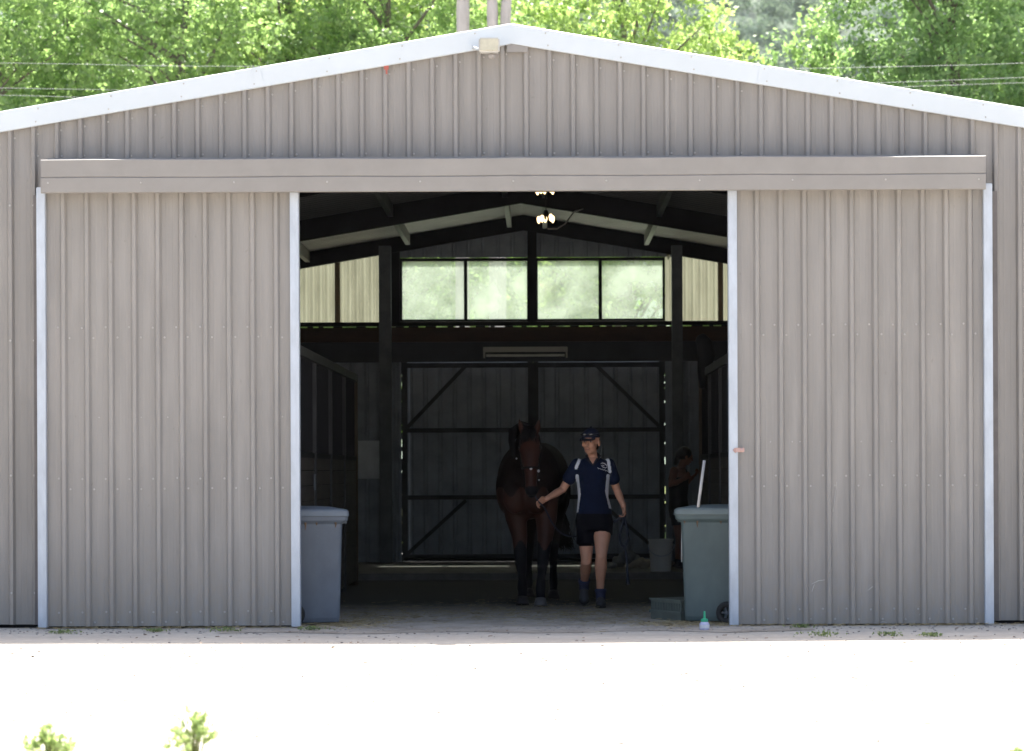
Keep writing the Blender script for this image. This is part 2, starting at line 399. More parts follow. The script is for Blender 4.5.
# hasp with faded strap on the right door
c = PP(739, 450, -.06)
bm = bbox(c.x-.045, c.x+.045, c.y-.03, c.y-.018, c.z-.018, c.z+.018, bev=.004)
ball(bm, (c.x+.02, c.y-.03, c.z), .016); tube(bm, [(c.x-.03, c.y-.03, c.z+.01), (c.x-.05, c.y-.05, c.z), (c.x-.03, c.y-.03, c.z-.02)], .006)
obj('hasp', bm, mat('faded_pink_hasp', (.55, .36, .32), .5), dr)
# scuffs scraped on the right door as real pale scratches
M['scratch'] = mat('bare_scratch', (.45, .43, .41), .5)
for px, py, ln, an in ((818, 582, 14, .3), (813, 588, 8, 1.2), (872, 588, 10, .5), (830, 470, 16, 1.5), (835, 497, 30, 1.45), (922, 612, 9, .8), (882, 623, 8, .1)):
    bm = bmesh.new(); c = PP(px, py, -.03); dx, dz = math.cos(an)*ln/PM/2, math.sin(an)*ln/PM/2
    tube(bm, [(c.x-dx, -.0225, c.z-dz), (c.x, -.0235, c.z+.01), (c.x+dx, -.0225, c.z+dz)], [.002, .004, .002], 5); obj('scratch_mark', bm, M['scratch'], dr)

# interior frame: rafters, purlins
IR = ZTOP-.03-.28
for yy in (5.0, 9.4, YR-.12):
    for s in (-1, 1):
        bm = bmesh.new(); hh = .25 if yy < 12 else .21
        a = [(RX, IR-.0), (s*HW*.99, IR-SL*HW*.99)]
        for k, (y0, y1) in enumerate(((yy-.05, yy+.05),)):
            vs = []
            for (x, z) in a:
                vs.append([bm.verts.new((x, y, z+q)) for y, q in ((y0, -.004), (y1, -.004), (y1, -hh), (y0, -hh))])
            for i in range(4): bm.faces.new((vs[0][i], vs[0][(i+1) % 4], vs[1][(i+1) % 4], vs[1][i]))
            bm.faces.new(vs[0]); bm.faces.new(vs[1][::-1])
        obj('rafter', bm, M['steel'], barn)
    if yy < 12:
        for s in (-1, 1):
            bm = bmesh.new(); box(bm, s*5.7-.08, s*5.7+.08, yy-.05, yy+.05, 0, IR-SL*5.7-.1); obj('wall_post', bm, M['post'], barn)
for dx in (.24, 1.62, 2.98, 4.3, 5.6):
    for s in (-1, 1):
        x = .05+s*dx; z = IR-SL*abs(x)
        for ya, yb, pm_ in ((YW+.1, 9.34, 'post'), (9.46, YR-.25, 'purlin')):  # front lengths take darker steel to mimic the unlit bays
            bm = bmesh.new(); box(bm, x-.03, x+.03, ya, yb, z-.15, z-.003); obj('purlin', bm, M[pm_], barn)

# ---- rear wall: clerestory windows, translucent sheets, slit, double gates
Y = YR
def X(px): return PX(px, Y)
def Z(py, px=532): return PZ(px, py, Y)
gx0, gx1 = X(402), X(665); gz = Z(362); FL = .085
wz0, wz1 = Z(321), Z(259.5)
bm = bmesh.new()   # lower wall sheet either side of gates, and lintel
ribsheet(bm, -HW, gx0-.006, Y, FL, Z(327), .05, dep=.024)
ribsheet(bm, gx1+.006, HW, Y, FL, Z(327), .05, dep=.024)
ribsheet(bm, gx0-.012, gx1+.012, Y, gz+.01, Z(327), .05, dep=.024)
obj('rear_wall', bm, M['indark'], barn)
bm = bmesh.new(); ribsheet(bm, -HW, HW, Y, lambda x: wz1+.03 if -1.9 < x < 2.0 else Z(324)+9, lambda x: (zroof(x)-.04) if -1.9 < x < 2.0 else Z(324)+9.001, .05, dep=.024)
bm.free(); bm = bmesh.new()
ribsheet(bm, X(381), X(681), Y, wz1+.03, lambda x: IR-SL*abs(x)+.2, .05, dep=.024)
obj('gable_sheet', bm, M['indark'], barn)
# girt beam and fascia board over the gates; ragged daylight slit just above them
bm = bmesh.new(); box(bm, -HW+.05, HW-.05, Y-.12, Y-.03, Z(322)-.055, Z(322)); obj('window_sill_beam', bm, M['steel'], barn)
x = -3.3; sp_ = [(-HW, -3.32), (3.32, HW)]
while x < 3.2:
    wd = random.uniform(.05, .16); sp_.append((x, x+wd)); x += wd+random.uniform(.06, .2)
for a, b in sp_: bm = bmesh.new(); box(bm, a, b, Y-.02, Y+.01, Z(329), Z(324.2)); obj('slit_blocker', bm, M['steel'], barn)  # blocks added to break the slit of daylight into ragged pieces
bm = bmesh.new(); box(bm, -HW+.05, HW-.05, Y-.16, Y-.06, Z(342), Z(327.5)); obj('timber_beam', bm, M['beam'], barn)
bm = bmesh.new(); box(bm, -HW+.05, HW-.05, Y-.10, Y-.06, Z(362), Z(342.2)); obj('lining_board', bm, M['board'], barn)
# posts of the rear wall
for a, b in ((381, 393), (671.5, 682)):
    obj('rear_post', bbox(X(a), X(b), Y-.32, Y-.17, FL, IR-SL*abs(X(a))-.1, bev=.004), M['post'], barn)
obj('centre_mullion', bbox(X(528.5), X(537.5), Y-.14, Y-.02, Z(322), IR-.05, bev=.004), M['steel'], barn)
# glass
def glass_mat():
    m, n, l, p = new_mat('dusty_window_glass')
    n.remove(p); out = n['Material Output']
    tr = n.new('ShaderNodeBsdfTranslucent'); tr.inputs[0].default_value = (.66, .74, .64, 1)
    df = n.new('ShaderNodeBsdfDiffuse'); df.inputs[0].default_value = (.5, .52, .5, 1)
    ty = n.new('ShaderNodeBsdfTransparent'); ty.inputs[0].default_value = (.86, .91, .87, 1)
    gl = n.new('ShaderNodeBsdfGlossy'); gl.inputs[1].default_value = .1
    tc = n.new('ShaderNodeTexCoord'); z = n.new('ShaderNodeTexNoise'); z.inputs['Scale'].default_value = 2.2; z.inputs['Detail'].default_value = 7
    l.new(tc.outputs['Object'], z.inputs['Vector'])
    mr = n.new('ShaderNodeMapRange'); mr.inputs[1].default_value = .3; mr.inputs[2].default_value = .7; mr.inputs[3].default_value = .12; mr.inputs[4].default_value = .44; l.new(z.outputs[0], mr.inputs[0])
    m1 = n.new('ShaderNodeMixShader'); m1.inputs[0].default_value = .15; l.new(tr.outputs[0], m1.inputs[1]); l.new(df.outputs[0], m1.inputs[2])
    m2 = n.new('ShaderNodeMixShader'); l.new(mr.outputs[0], m2.inputs[0]); l.new(ty.outputs[0], m2.inputs[1]); l.new(m1.outputs[0], m2.inputs[2])
    m3 = n.new('ShaderNodeMixShader'); m3.inputs[0].default_value = .06; l.new(m2.outputs[0], m3.inputs[1]); l.new(gl.outputs[0], m3.inputs[2])
    l.new(m3.outputs[0], out.inputs[0]); return m
M['glass'] = glass_mat()
def trans_mat():
    m, n, l, p = new_mat('yellowed_fibreglass_sheet')
    n.remove(p); out = n['Material Output']
    tr = n.new('ShaderNodeBsdfTranslucent'); df = n.new('ShaderNodeBsdfDiffuse')
    tc = n.new('ShaderNodeTexCoord'); z = n.new('ShaderNodeTexNoise'); z.inputs['Scale'].default_value = 5; z.inputs['Detail'].default_value = 7
    mp = n.new('ShaderNodeMapping'); mp.inputs['Scale'].default_value = (1, 1, .3); l.new(tc.outputs['Object'], mp.inputs[0]); l.new(mp.outputs[0], z.inputs['Vector'])
    r1 = n.new('ShaderNodeValToRGB'); e = r1.color_ramp.elements; e[0].position = .3; e[0].color = (.19, .195, .145, 1); e[1].position = .75; e[1].color = (.28, .29, .22, 1)
    l.new(z.outputs[0], r1.inputs[0]); l.new(r1.outputs[0], tr.inputs[0]); df.inputs[0].default_value = (.4, .4, .3, 1)
    m1 = n.new('ShaderNodeMixShader'); m1.inputs[0].default_value = .35; l.new(tr.outputs[0], m1.inputs[1]); l.new(df.outputs[0], m1.inputs[2]); l.new(m1.outputs[0], out.inputs[0]); return m
M['trans'] = trans_mat()
for a, b, mid in ((401, 530, 466.5), (536.5, 665.5, 601)):
    x0, x1, xm = X(a), X(b), X(mid)
    bm = bmesh.new(); t = .035
    box(bm, x0, x1, Y-.05, Y+.03, wz1-.02, wz1+.02); box(bm, x0, x1, Y-.05, Y+.03, wz0-.005, wz0+.025)
    box(bm, x0, x0+.028, Y-.05, Y+.03, wz0+.025, wz1-.02); box(bm, x1-.028, x1, Y-.05, Y+.03, wz0+.025, wz1-.02); box(bm, xm-.022, xm+.022, Y-.06, Y+.03, wz0+.025, wz1-.02)
    wn = obj('window', bm, M['steel'], barn)
    for p0, p1 in ((x0+.028, xm-.022), (xm+.022, x1-.028)):
        bm = bmesh.new(); box(bm, p0, p1, Y-.006, Y-.001, wz0+.025, wz1-.02); obj('pane', bm, M['glass'], wn)
def wave_sheet(x0, x1, zt):
    bm = bmesh.new(); n_ = int((x1-x0)/.012); prev = None
    for i in range(n_+1):
        x = x0+(x1-x0)*i/n_; y_ = Y+.022*math.sin(x/.1*2*math.pi)
        a = bm.verts.new((x, y_, Z(322)-.02)); b = bm.verts.new((x, y_, zt(x)))
        if prev: bm.faces.new((prev[0], a, b, prev[1]))
        prev = (a, b)
    return bm
ztp = lambda x: IR-SL*abs(x)+.2
obj('translucent_sheet', wave_sheet(-HW+.02, X(381)+.1, ztp), M['trans'], barn, smooth=True)
obj('translucent_sheet', wave_sheet(X(666), HW-.02, ztp), M['trans'], barn, smooth=True)
for px in (338.5, 721, 262, 800):
    obj('timber_stud', bbox(X(px)-.035, X(px)+.035, Y-.09, Y-.02, Z(322), IR-SL*abs(X(px))-.05, bev=.004), M['stud'], barn)
for a, b in ((388, 400.8),): obj('window_jamb', bbox(X(a), X(b), Y-.1, Y+.02, Z(322), IR-SL*abs(X(a))-.02, bev=.003), M['steel'], barn)
# back gates: two braced leaves with daylight showing at the edges
gm = (gx0+gx1)/2
for a, b, s in ((gx0+.007, gm-.001, 1), (gm+.001, gx1-.007, -1)):
    bm = bmesh.new(); ribsheet(bm, a, b, Y+.02, FL+.003, gz+.03, .05, dep=.024)
    g = obj('rear_gate', bm, M['indark'], barn)
    bm = bmesh.new(); yy0, yy1 = Y-.075, Y-.012
    box(bm, a, a+.07, yy0, yy1, FL+.02, gz); box(bm, b-.07, b, yy0, yy1, FL+.02, gz)
    for py in (362.5, 430, 497, 556):
        z = Z(py); box(bm, a+.07, b-.07, yy0+.004, yy1-.004, z-.03 if py > 363 else z-.07, z+.03 if py > 363 else z-.003)
    obj('gate_frame', bm, M['gateframe'], g)
    o_ = a+.07 if s > 0 else b-.07; xi = X(466) if s > 0 else X(597)
    bm = bmesh.new(); yb = Y-.05
    prism(bm, (o_, yb, Z(427)), (xi, yb, Z(366)), .04, .05); obj('gate_brace', bm, M['gateframe'], g)
    bm = bmesh.new(); prism(bm, (o_, yb, Z(553)), (xi, yb, Z(500)), .04, .05); obj('gate_brace', bm, M['gateframe'], g)
for gx in (gx0, gx1):  # blocks added along the gate gaps so the daylight shows as dashes
    z = FL
    while z < gz:
        h = random.uniform(.05, .32); bm = bmesh.new(); box(bm, gx-.02, gx+.02, Y+.03, Y+.06, z, z+h); obj('gap_blocker', bm, M['steel'], barn); z += h+random.choice((.015, .03, .10))
bm = bbox(X(529), X(537), Y-.13, Y-.08, FL, gz-.02, bev=.004); obj('gate_stop', bm, M['gateframe'], barn)
bm = bmesh.new(); box(bm, gx0-.1, gx1+.1, Y+.05, Y+.11, FL+.0, FL+.05); obj('gate_sill', bm, M['steel'], barn)
# raised rear slab
bm = bbox(-HW+.1, HW-.1, D*(1/.70-1), YR+.15, -.05, FL, bev=.012)
obj('slab', bm, mat('pale_concrete_slab', (.20, .19, .18), .85, var=.25, scale=4, bump=.3), kind='structure')
# dark tubular barrier lying along the foot of the gates
bm = bmesh.new(); y_ = Y-.2
tube(bm, [(X(405), y_, FL+.05), (X(460), y_, Z(559, 460)), (X(650), y_, Z(560, 650))], .018, 8)
tube(bm, [(X(450), y_, FL+.02), (X(450), y_, Z(557, 450))], .016, 8)
tag(obj('metal_rail', bm, M['steel'], smooth=True), 'dark tubular rail along the foot of the rear gates', 'rail')

# fluorescent fitting
lf = thing('ceiling_light', 'long unlit fluorescent tube fitting above the rear gates', 'light fitting', PP(526, 355, Y-.25))
obj('housing', bbox(X(484), X(568), Y-.22, Y-.162, Z(352.5), Z(347.5), bev=.004), M['tube'], lf)
bm = bmesh.new(); tube(bm, [(X(487), Y-.2, Z(356)), (X(565), Y-.2, Z(356))], .017, 10); obj('lamp_tube', bm, mat('unlit_tube', (.6, .6, .58), .3), lf)
for p in (485, 567): bm = bmesh.new(); box(bm, X(p)-.012, X(p)+.012, Y-.222, Y-.17, Z(358.5), Z(352.4)); obj('end_cap', bm, M['tube'], lf)
# notice board
o = obj('notice_board', bbox(X(358), X(382), Y-.075, Y-.045, Z(478), Z(440), bev=.004), M['signwhite'])
tag(o, 'pale blank notice board fixed to the rear wall beside the left post', 'notice board')

# warm bulb clusters hanging under the ridge
def emis(name, col, st):
    m, n, l, p = new_mat(name); p.inputs['Base Color'].default_value = (*col, 1)
    p.inputs['Emission Color'].default_value = (*col, 1); p.inputs['Emission Strength'].default_value = st; return m
M['bulb'] = emis('lit_warm_bulb', (1, .74, .38), 1.1)
def cluster(px, py, y, label, spread):
    c = PP(px, py, y); t = thing('pendant_lamp', label, 'lamp', c, 'warm pendant lamps under the ridge')
    bm = bmesh.new(); tube(bm, [(c.x, y, c.z+.03), (c.x, y, IR-.1)], .006, 6); obj('cord', bm, M['rubber'], t)
    bm = bmesh.new(); tube(bm, [(c.x, y, c.z+.02), (c.x, y, c.z+.09)], [.05, .02], 10)
    for k in range(5):
        a = 2*math.pi*k/5+.4; q = Vector((c.x+.085*math.cos(a), y+.085*math.sin(a), c.z+.01*math.sin(k*2)))
        tube(bm, [(c.x, y, c.z+.04), ((c.x+q.x)/2, (y+q.y)/2, c.z-.01), (q.x, q.y, q.z+.03)], .008, 6)
    obj('lamp_arms', bm, M['steel'], t)
    for k in range(5):
        a = 2*math.pi*k/5+.4; q = Vector((c.x+.085*math.cos(a), y+.085*math.sin(a), c.z+.01*math.sin(k*2)-.0))
        bm = bmesh.new(); tube(bm, [(q.x, q.y, q.z+.03), (q.x, q.y, q.z+.01), (q.x, q.y, q.z-.03), (q.x, q.y, q.z-.055)], [.012, .024, .021, .006], 10)
        obj('bulb', bm, M['bulb'], t, smooth=True)
    return t
cluster(547, 218, 8.0, 'warm lit cluster of bulbs hanging lower above the windows', 1)
cluster(546.5, 189, 5.6, 'warm lit bulbs half hidden behind the track cover', 1)
bm = bmesh.new(); a = PP(549, 229, 8.0); tube(bm, [a, PP(558, 229, 8.2), PP(566, 224, 8.4), PP(575, 212, 8.8), PP(584, 209, 9.3)], .008, 6)
tag(obj('cable', bm, M['purlin']), 'thin pale cable looping from the hanging bulbs to the rafter', 'cable')

# ------------------------------------------------------------------ stalls
def stall(sx, xa, y0, y1, ht, label, zsplit=1.45):
    t = thing('horse_stall', label, 'stall', (xa, y0, 0), 'horse stalls along the aisle')
    n_ = 4; L = (y1-y0)/n_; out = sx
    xb = xa+out*.09
    def bx(xm, xn, *r): return (min(xm, xn), max(xm, xn), *r)
    for i in range(n_+1):
        y_ = y0+L*i
        bm = bbox(*bx(xa-out*.01, xb), y_-.04, y_+.04, 0, ht, bev=.004)
        obj('stall_post', bm, M['wood'] if i == n_ else (M['stallpost']), t)
    bm = bbox(*bx(xa-out*.015, xb), y0, y1+.04, ht+.003, ht+.09, bev=.004); obj('top_rail', bm, M['stallpost'], t)
    for i in range(n_):
        a, b = y0+L*i+.042, y0+L*(i+1)-.042
        bm = bmesh.new(); z = .06
        while z < zsplit-.1:
            box(bm, *bx(xa+out*.01, xa+out*.045), a, b, z, z+.135); z += .142
        obj('board_panel', bm, M['stallwood'], t)
        bm = bmesh.new(); box(bm, *bx(xa, xa+out*.05), a, b, zsplit-.0, zsplit+.05)
        y_ = a+.05
        while y_ < b:
            tube(bm, [(xa+out*.025, y_, zsplit+.05), (xa+out*.025, y_, ht+.003)], .008, 6); y_ += .1
        obj('grille', bm, M['steel'], t)
    for yy, nm in ((y1+.02, 'end_wall'),):
        bm = bmesh.new(); z = .02
        while z < ht-.1:
            box(bm, *bx(xb+out*.003, sx*(HW-.05)), yy-.025, yy+.015, z, z+.19); z += .2
        obj(nm, bm, M['stallwood'], t)
    bm = bmesh.new(); box(bm, *bx(xb, sx*(HW-.05)), y0-.03, y0+.01, .02, ht); obj('front_panel', bm, M['stallwood'], t)
    bm = bmesh.new()
    box(bm, *bx(xa-out*.03, xa-out*.012), y0+L*.8, y0+L*.8+.05, 1.15, 1.3); obj('latch', bm, M['post'], t)
    return t
xl = PX(357, D*(1/.73-1))
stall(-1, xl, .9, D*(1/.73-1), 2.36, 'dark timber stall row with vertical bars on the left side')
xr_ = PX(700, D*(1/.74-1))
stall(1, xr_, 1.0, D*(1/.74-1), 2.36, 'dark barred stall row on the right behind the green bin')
# black bundle hung over the right stall
c = PP(705, 356, 6.6)
bm = bmesh.new()
tube(bm, [(c.x-.03, 6.6, c.z-.36), (c.x-.01, 6.6, c.z-.18), (c.x+.02, 6.6, c.z), (c.x, 6.6, c.z+.15), (c.x-.04, 6.6, c.z+.24)], [.03, .07, .10, .09, .035], 14)
ball(bm, (c.x-.03, 6.58, c.z+.17), (.07, .06, .07)); ball(bm, (c.x+.05, 6.62, c.z-.02), (.05, .05, .12))
bm = fuse(bm, .012, 3)
tag(obj('cloth_bundle', bm, mat('black_cloth', (.008, .008, .010), .8), smooth=True), 'black drooping bundle on top of the right stall rail', 'bundle')

# ------------------------------------------------------------------ security light on the gable
c = PP(491, 45.5, YW-.2)
t = thing('flood_light', 'small boxy cream floodlight under the gable peak', 'flood light', c)
bm = bbox(c.x-.088, c.x+.088, YW-.24, YW-.14, c.z-.062, c.z+.062, bev=.012); obj('lamp_housing', bm, mat('cream_housing', (.5, .49, .46), .5), t)
bm = bbox(c.x-.075, c.x+.075, YW-.246, YW-.238, c.z-.05, c.z+.05, bev=.003); obj('lens', bm, mat('yellowed_lens', (.50, .48, .38), .25, var=.1, scale=20), t)
bm = bmesh.new(); box(bm, c.x-.06, c.x+.06, YW-.14, YW-.061, c.z-.02, c.z+.02); tube(bm, [(c.x-.09, YW-.19, c.z-.03), (c.x-.13, YW-.15, c.z-.005), (c.x-.14, YW-.06, c.z)], .012, 8)
obj('bracket', bm, M['white'], t)
bm = bmesh.new(); ball(bm, (c.x+.02, YW-.17, c.z-.085), (.03, .03, .022)); obj('sensor', bm, mat('grey_sensor', (.3, .28, .27), .5), t)

# ------------------------------------------------------------------ wheelie bins
def rbox_ring(hx, hy, r, z, cx=0, cy=0, n=5):
    out = []
    for sx, sy, a0 in ((1, 1, 0), (-1, 1, 90), (-1, -1, 180), (1, -1, 270)):
        for k in range(n+1):
            a = R(a0+90*k/n); out.append((cx+sx*(hx-r)+r*math.cos(a), cy+sy*(hy-r)+r*math.sin(a), z))
    return out
def skin_rings(bm, rings, cap0=True, cap1=True):
    rs = [[bm.verts.new(p) for p in rg] for rg in rings]; n = len(rs[0])
    for a, b in zip(rs, rs[1:]):
        for k in range(n): bm.faces.new((a[k], a[(k+1) % n], b[(k+1) % n], b[k]))
    if cap0: bm.faces.new(rs[0][::-1])
    if cap1: bm.faces.new(rs[-1])
def wheelie_bin(loc, rot, col, lidcol, label, litter):
    """local: front of the bin faces +X, wheels at -X"""
    body = mat('bin_plastic', col, .5, var=.16, scale=3, bump=.08, bscale=8, col2=tuple(v*1.2 for v in col), stretch=(1, 1, .6))
    lidm = mat('bin_lid_plastic', lidcol, .5, var=.1, scale=5)
    t = thing('wheelie_bin', label, 'bin', loc); t['_org'] = [0, 0, 0]
    bm = bmesh.new()
    rings = [rbox_ring(.235, .225, .03, .02, .025), rbox_ring(.245, .235, .035, .06, .02), rbox_ring(.285, .262, .04, .86, .0), rbox_ring(.288, .264, .04, .90, 0), rbox_ring(.325, .285, .045, .93, .01), rbox_ring(.330, .288, .045, .985, .012)]
    skin_rings(bm, rings)
    # front lifting comb under the rim
    box(bm, .29, .335, -.2, .2, .90, .925)
    b = obj('bin_body', bm, body, t); 
    m = b.modifiers.new('b', 'BEVEL'); m.width = .006; m.segments = 2; m.limit_method = 'ANGLE'
    bm = bmesh.new()
    rings = [rbox_ring(.335, .29, .05, .965, .005), rbox_ring(.343, .296, .05, .972, .005), rbox_ring(.338, .292, .05, 1.012, .005), rbox_ring(.325, .28, .05, 1.028, .0), rbox_ring(.22, .2, .06, 1.052, -.02), rbox_ring(.12, .12, .05, 1.058, -.02)]
    skin_rings(bm, rings)
    for k in range(len(bm.verts)): pass
    for yy in (-.12, .12): box(bm, -.30, .2, yy-.012, yy+.012, 1.03, 1.052)
    obj('bin_lid', bm, lidm, t)
    bm = bmesh.new()
    tube(bm, [(-.30, -.17, .95), (-.37, -.17, 1.0), (-.37, .17, 1.0), (-.30, .17, .95)], .016, 8); obj('handle', bm, body, t)
    bm = bmesh.new(); tube(bm, [(-.155, -.27, .10), (-.155, .27, .10)], .012, 8); obj('axle', bm, M['post'], t)
    for s in (-1, 1):
        bm = bmesh.new()
        prof = [(.05, .012), (.06, .024), (.088, .026), (.098, .018), (.10, .0), (.098, -.018), (.088, -.026), (.06, -.024), (.05, -.012)]
        n = 28; rg = []
        for k in range(n):
            a = 2*math.pi*k/n; rg.append([bm.verts.new((-.155+r_*math.cos(a), s*.272+q, .10+r_*math.sin(a))) for r_, q in prof])
        for k in range(n):
            for j in range(len(prof)): bm.faces.new((rg[k][j], rg[k][(j+1) % len(prof)], rg[(k+1) % n][(j+1) % len(prof)], rg[(k+1) % n][j]))
        wh = obj('wheel', bm, M['rubber'], t, smooth=True)
        bm = bmesh.new()
        for k in range(5):
            a = 2*math.pi*k/5; prism(bm, (-.155, s*.272, .10), (-.155+.055*math.cos(a), s*.272, .10+.055*math.sin(a)), .016, .014, up=Vector((0, 1, 0)))
        tube(bm, [(-.155, s*.272-.02, .1), (-.155, s*.272+.02, .1)], .018, 10)
        obj('wheel_hub', bm, M['post'], wh)
    # brown grime runs below the rim
    bm = bmesh.new()
    for k, (x_, l_) in enumerate(litter):
        for sy in (-1, 1):
            yb = sy*.2655
            tube(bm, [(x_, yb, .915), (x_+.004, yb-sy*.0015, .915-l_*.5), (x_, yb-sy*.006, .915-l_)], [.014, .008, .003], 6)
    obj('grime_run', bm, mat('brown_grime', (.13, .085, .055), .9, var=.3, scale=20), t)
    t.rotation_euler = (0, 0, rot); t.scale = (.965,)*3; return t
bl = wheelie_bin((PX(306.5, .5), .55, .004), R(12), (.10, .12, .15), (.135, .16, .19), 'dusty blue grey wheelie bin beside the left door', ((.22, .05), (-.05, .07), (.05, .03)))
br_ = wheelie_bin((PX(720, .45), .52, .004), R(180-22), (.075, .105, .105), (.125, .155, .155), 'dark green grey wheelie bin with a white stick in it', ((.24, .03), (.12, .06), (-.1, .03)))
# cracked reinforcement strip and clip on left bin
# sticks
bm = bmesh.new(); a = PP(698.5, 503, .35); b = PP(704.5, 460.5, .4); tube(bm, [a-(b-a)*.2, b], .0135, 10)
for f in bm.faces: f.smooth = True
tag(obj('broom_handle', bm, mat('white_stick', (.52, .51, .50), .5, var=.08)), 'white stick poking up out of the green bin', 'stick')
bm = bmesh.new(); tube(bm, [PP(681.3, 562, 1.0), PP(682, 519, 1.0)], .006, 8)
tag(rebase(obj('thin_pole', bm, mat('thin_white_pole', (.6, .58, .55), .5)), PP(681.3, 562, 1.0)), 'thin pale rod standing against the left edge of the green bin', 'rod')

# slotted green crate beside the bin
t = thing('plastic_crate', 'low green slotted plastic crate beside the green bin', 'crate', PP(668, 618, .9)); t['_org'] = [0, 0, 0]; t.location.z = .004
gm_ = mat('dusty_green_plastic', (.105, .125, .11), .6, var=.2, scale=8)
bm = bmesh.new(); hx, hy = .19, .26
box(bm, -hx, hx, -hy, hy, 0, .02); box(bm, -hx, hx, -hy, hy, .155, .172)
for k in range(15):
    x = -hx+.008+k*(2*hx-.016)/14
    for s in (-1, 1): box(bm, x-.006, x+.006, s*hy-.012 if s > 0 else -hy, s*hy if s > 0 else -hy+.012, .08, .155)
for k in range(19):
    y_ = -hy+.012+k*(2*hy-.024)/18
    for s in (-1, 1): box(bm, (hx-.012) if s > 0 else -hx, hx if s > 0 else -hx+.012, y_-.006, y_+.006, .08, .155)
box(bm, -hx+.001, hx-.001, -hy+.001, hy-.001, .02, .08); 
obj('crate_body', bm, gm_, t)
bm = bmesh.new(); box(bm, -hx-.012, hx+.012, -hy-.012, hy+.012, .06, .085); box(bm, -hx-.012, hx+.012, -hy-.012, hy+.012, .1725, .187); obj('crate_rim', bm, gm_, t)
t.rotation_euler = (0, 0, R(28)); t.location = (PX(684, .85), .9, .004); t.scale = (1, 1, 1.0)

# squeeze bottle
c = PP(703.8, 632, -.6); c.z = .004
t = thing('squeeze_bottle', 'small clear squeeze bottle with green cap and spout', 'bottle', c)
bm = bmesh.new(); tube(bm, [c, c+Vector((0, 0, .006)), c+Vector((0, 0, .05)), c+Vector((0, 0, .066)), c+Vector((0, 0, .07))], [.036, .041, .041, .030, .022], 20); obj('bottle_body', bm, mat('lavender_plastic', (.50, .50, .66), .35, var=.1, scale=30), t, smooth=True)
bm = bmesh.new(); tube(bm, [c+Vector((0, 0, .018)), c+Vector((0, 0, .044))], .0422, 20, cap=False); obj('label_band', bm, mat('white_label', (.62, .62, .66), .5), t, smooth=True)
g_ = mat('green_cap', (.03, .36, .20), .4, var=.05)
bm = bmesh.new(); tube(bm, [c+Vector((0, 0, .068)), c+Vector((0, 0, .09)), c+Vector((0, 0, .094))], [.030, .030, .018], 16); obj('cap', bm, g_, t)
bm = bmesh.new(); tube(bm, [c+Vector((0, 0, .09)), c+Vector((0, 0, .155))], [.011, .008], 10); obj('spout', bm, g_, t)

# bucket and rag pile on the slab
yb = D*(1/.695-1); c = Vector((PX(661, yb), yb+.17, FL))
t = thing('bucket', 'white plastic bucket standing on the rear slab', 'bucket', c)
bm = bmesh.new(); prof = [(.12, 0), (.125, .01), (.143, .30), (.150, .302), (.152, .335), (.146, .338), (.150, .375), (.158, .378), (.158, .395), (.15, .395), (.14, .38), (.118, .03)]
n = 32; rg = [[bm.verts.new((c.x+r_*math.cos(2*math.pi*k/n), c.y+r_*math.sin(2*math.pi*k/n), FL+z)) for k in range(n)] for r_, z in prof]
for a, b in zip(rg, rg[1:]):
    for k in range(n): bm.faces.new((a[k], a[(k+1) % n], b[(k+1) % n], b[k]))
bm.faces.new(rg[0][::-1]); bm.faces.new(rg[-1])
obj('bucket_body', bm, mat('white_bucket_plastic', (.78, .78, .76), .5, var=.06), t)
bm = bmesh.new(); tube(bm, [(c.x+.16*math.cos(a), c.y-.05-.14*abs(math.sin(a)) , FL+.33-.14*math.sin(a)) for a in [math.pi*k/12 for k in range(13)]], .004, 6); obj('bucket_handle', bm, M['galv'], t)
yb = D*(1/.67-1)
def heap(pxs, label, m, name, sc=1.0, seed=1):
    random.seed(seed); bm = bmesh.new()
    for px, py, rx_, rz_ in pxs:
        c = PP(px, py, yb); ball(bm, (c.x, yb+random.uniform(-.08, .08), c.z), (rx_, .12, rz_), 14, 10, rot=Matrix.Rotation(random.uniform(-.5, .5), 3, 'Y'))
    bm = fuse(bm, .012, 4)
    from mathutils import noise as N
    for v in bm.verts: v.co += v.normal*(.02*N.noise(v.co*12)+.01*N.noise(v.co*30))
    o = obj(name, bm, m, smooth=True); return tag(o, label, 'bag')
heap([(619, 562, .09, .06), (626, 557, .12, .085), (634, 560, .11, .07), (612, 566, .06, .03)], 'crumpled pale grey sack slumped on the slab', mat('pale_sack', (.22, .23, .25), .8, var=.3, scale=10), 'sack', seed=2)
heap([(636, 563, .12, .05), (645, 564, .09, .055), (650, 569, .05, .03)], 'folded cream sack lying next to the bucket', mat('cream_sack', (.38, .34, .28), .8, var=.3, scale=12), 'sack', seed=4)

# ------------------------------------------------------------------ horse
hx0 = PX(528, 3.5)
def hl(y): return hx0+(y-3.5)*.08
bm = bmesh.new()
loft(bm, [((hl(y), y, z), a, b, 'y') for y, z, a, b in ((3.12, 1.16, .09, .12), (3.2, 1.18, .20, .25), (3.35, 1.19, .275, .34), (3.6, 1.23, .315, .39), (3.9, 1.24, .32, .385), (4.3, 1.23, .335, .37), (4.7, 1.25, .325, .365), (5.0, 1.28, .29, .34), (5.2, 1.28, .21, .26), (5.33, 1.28, .09, .12))], 28)
for s in (-1, 1):   # chest muscles and haunches
    ball(bm, (hl(3.2)+s*.10, 3.20, 1.08), (.125, .12, .18)); ball(bm, (hl(4.9)+s*.17, 4.92, 1.12), (.155, .27, .31)); ball(bm, (hl(3.5)+s*.2, 3.5, 1.15), (.12, .2, .26))
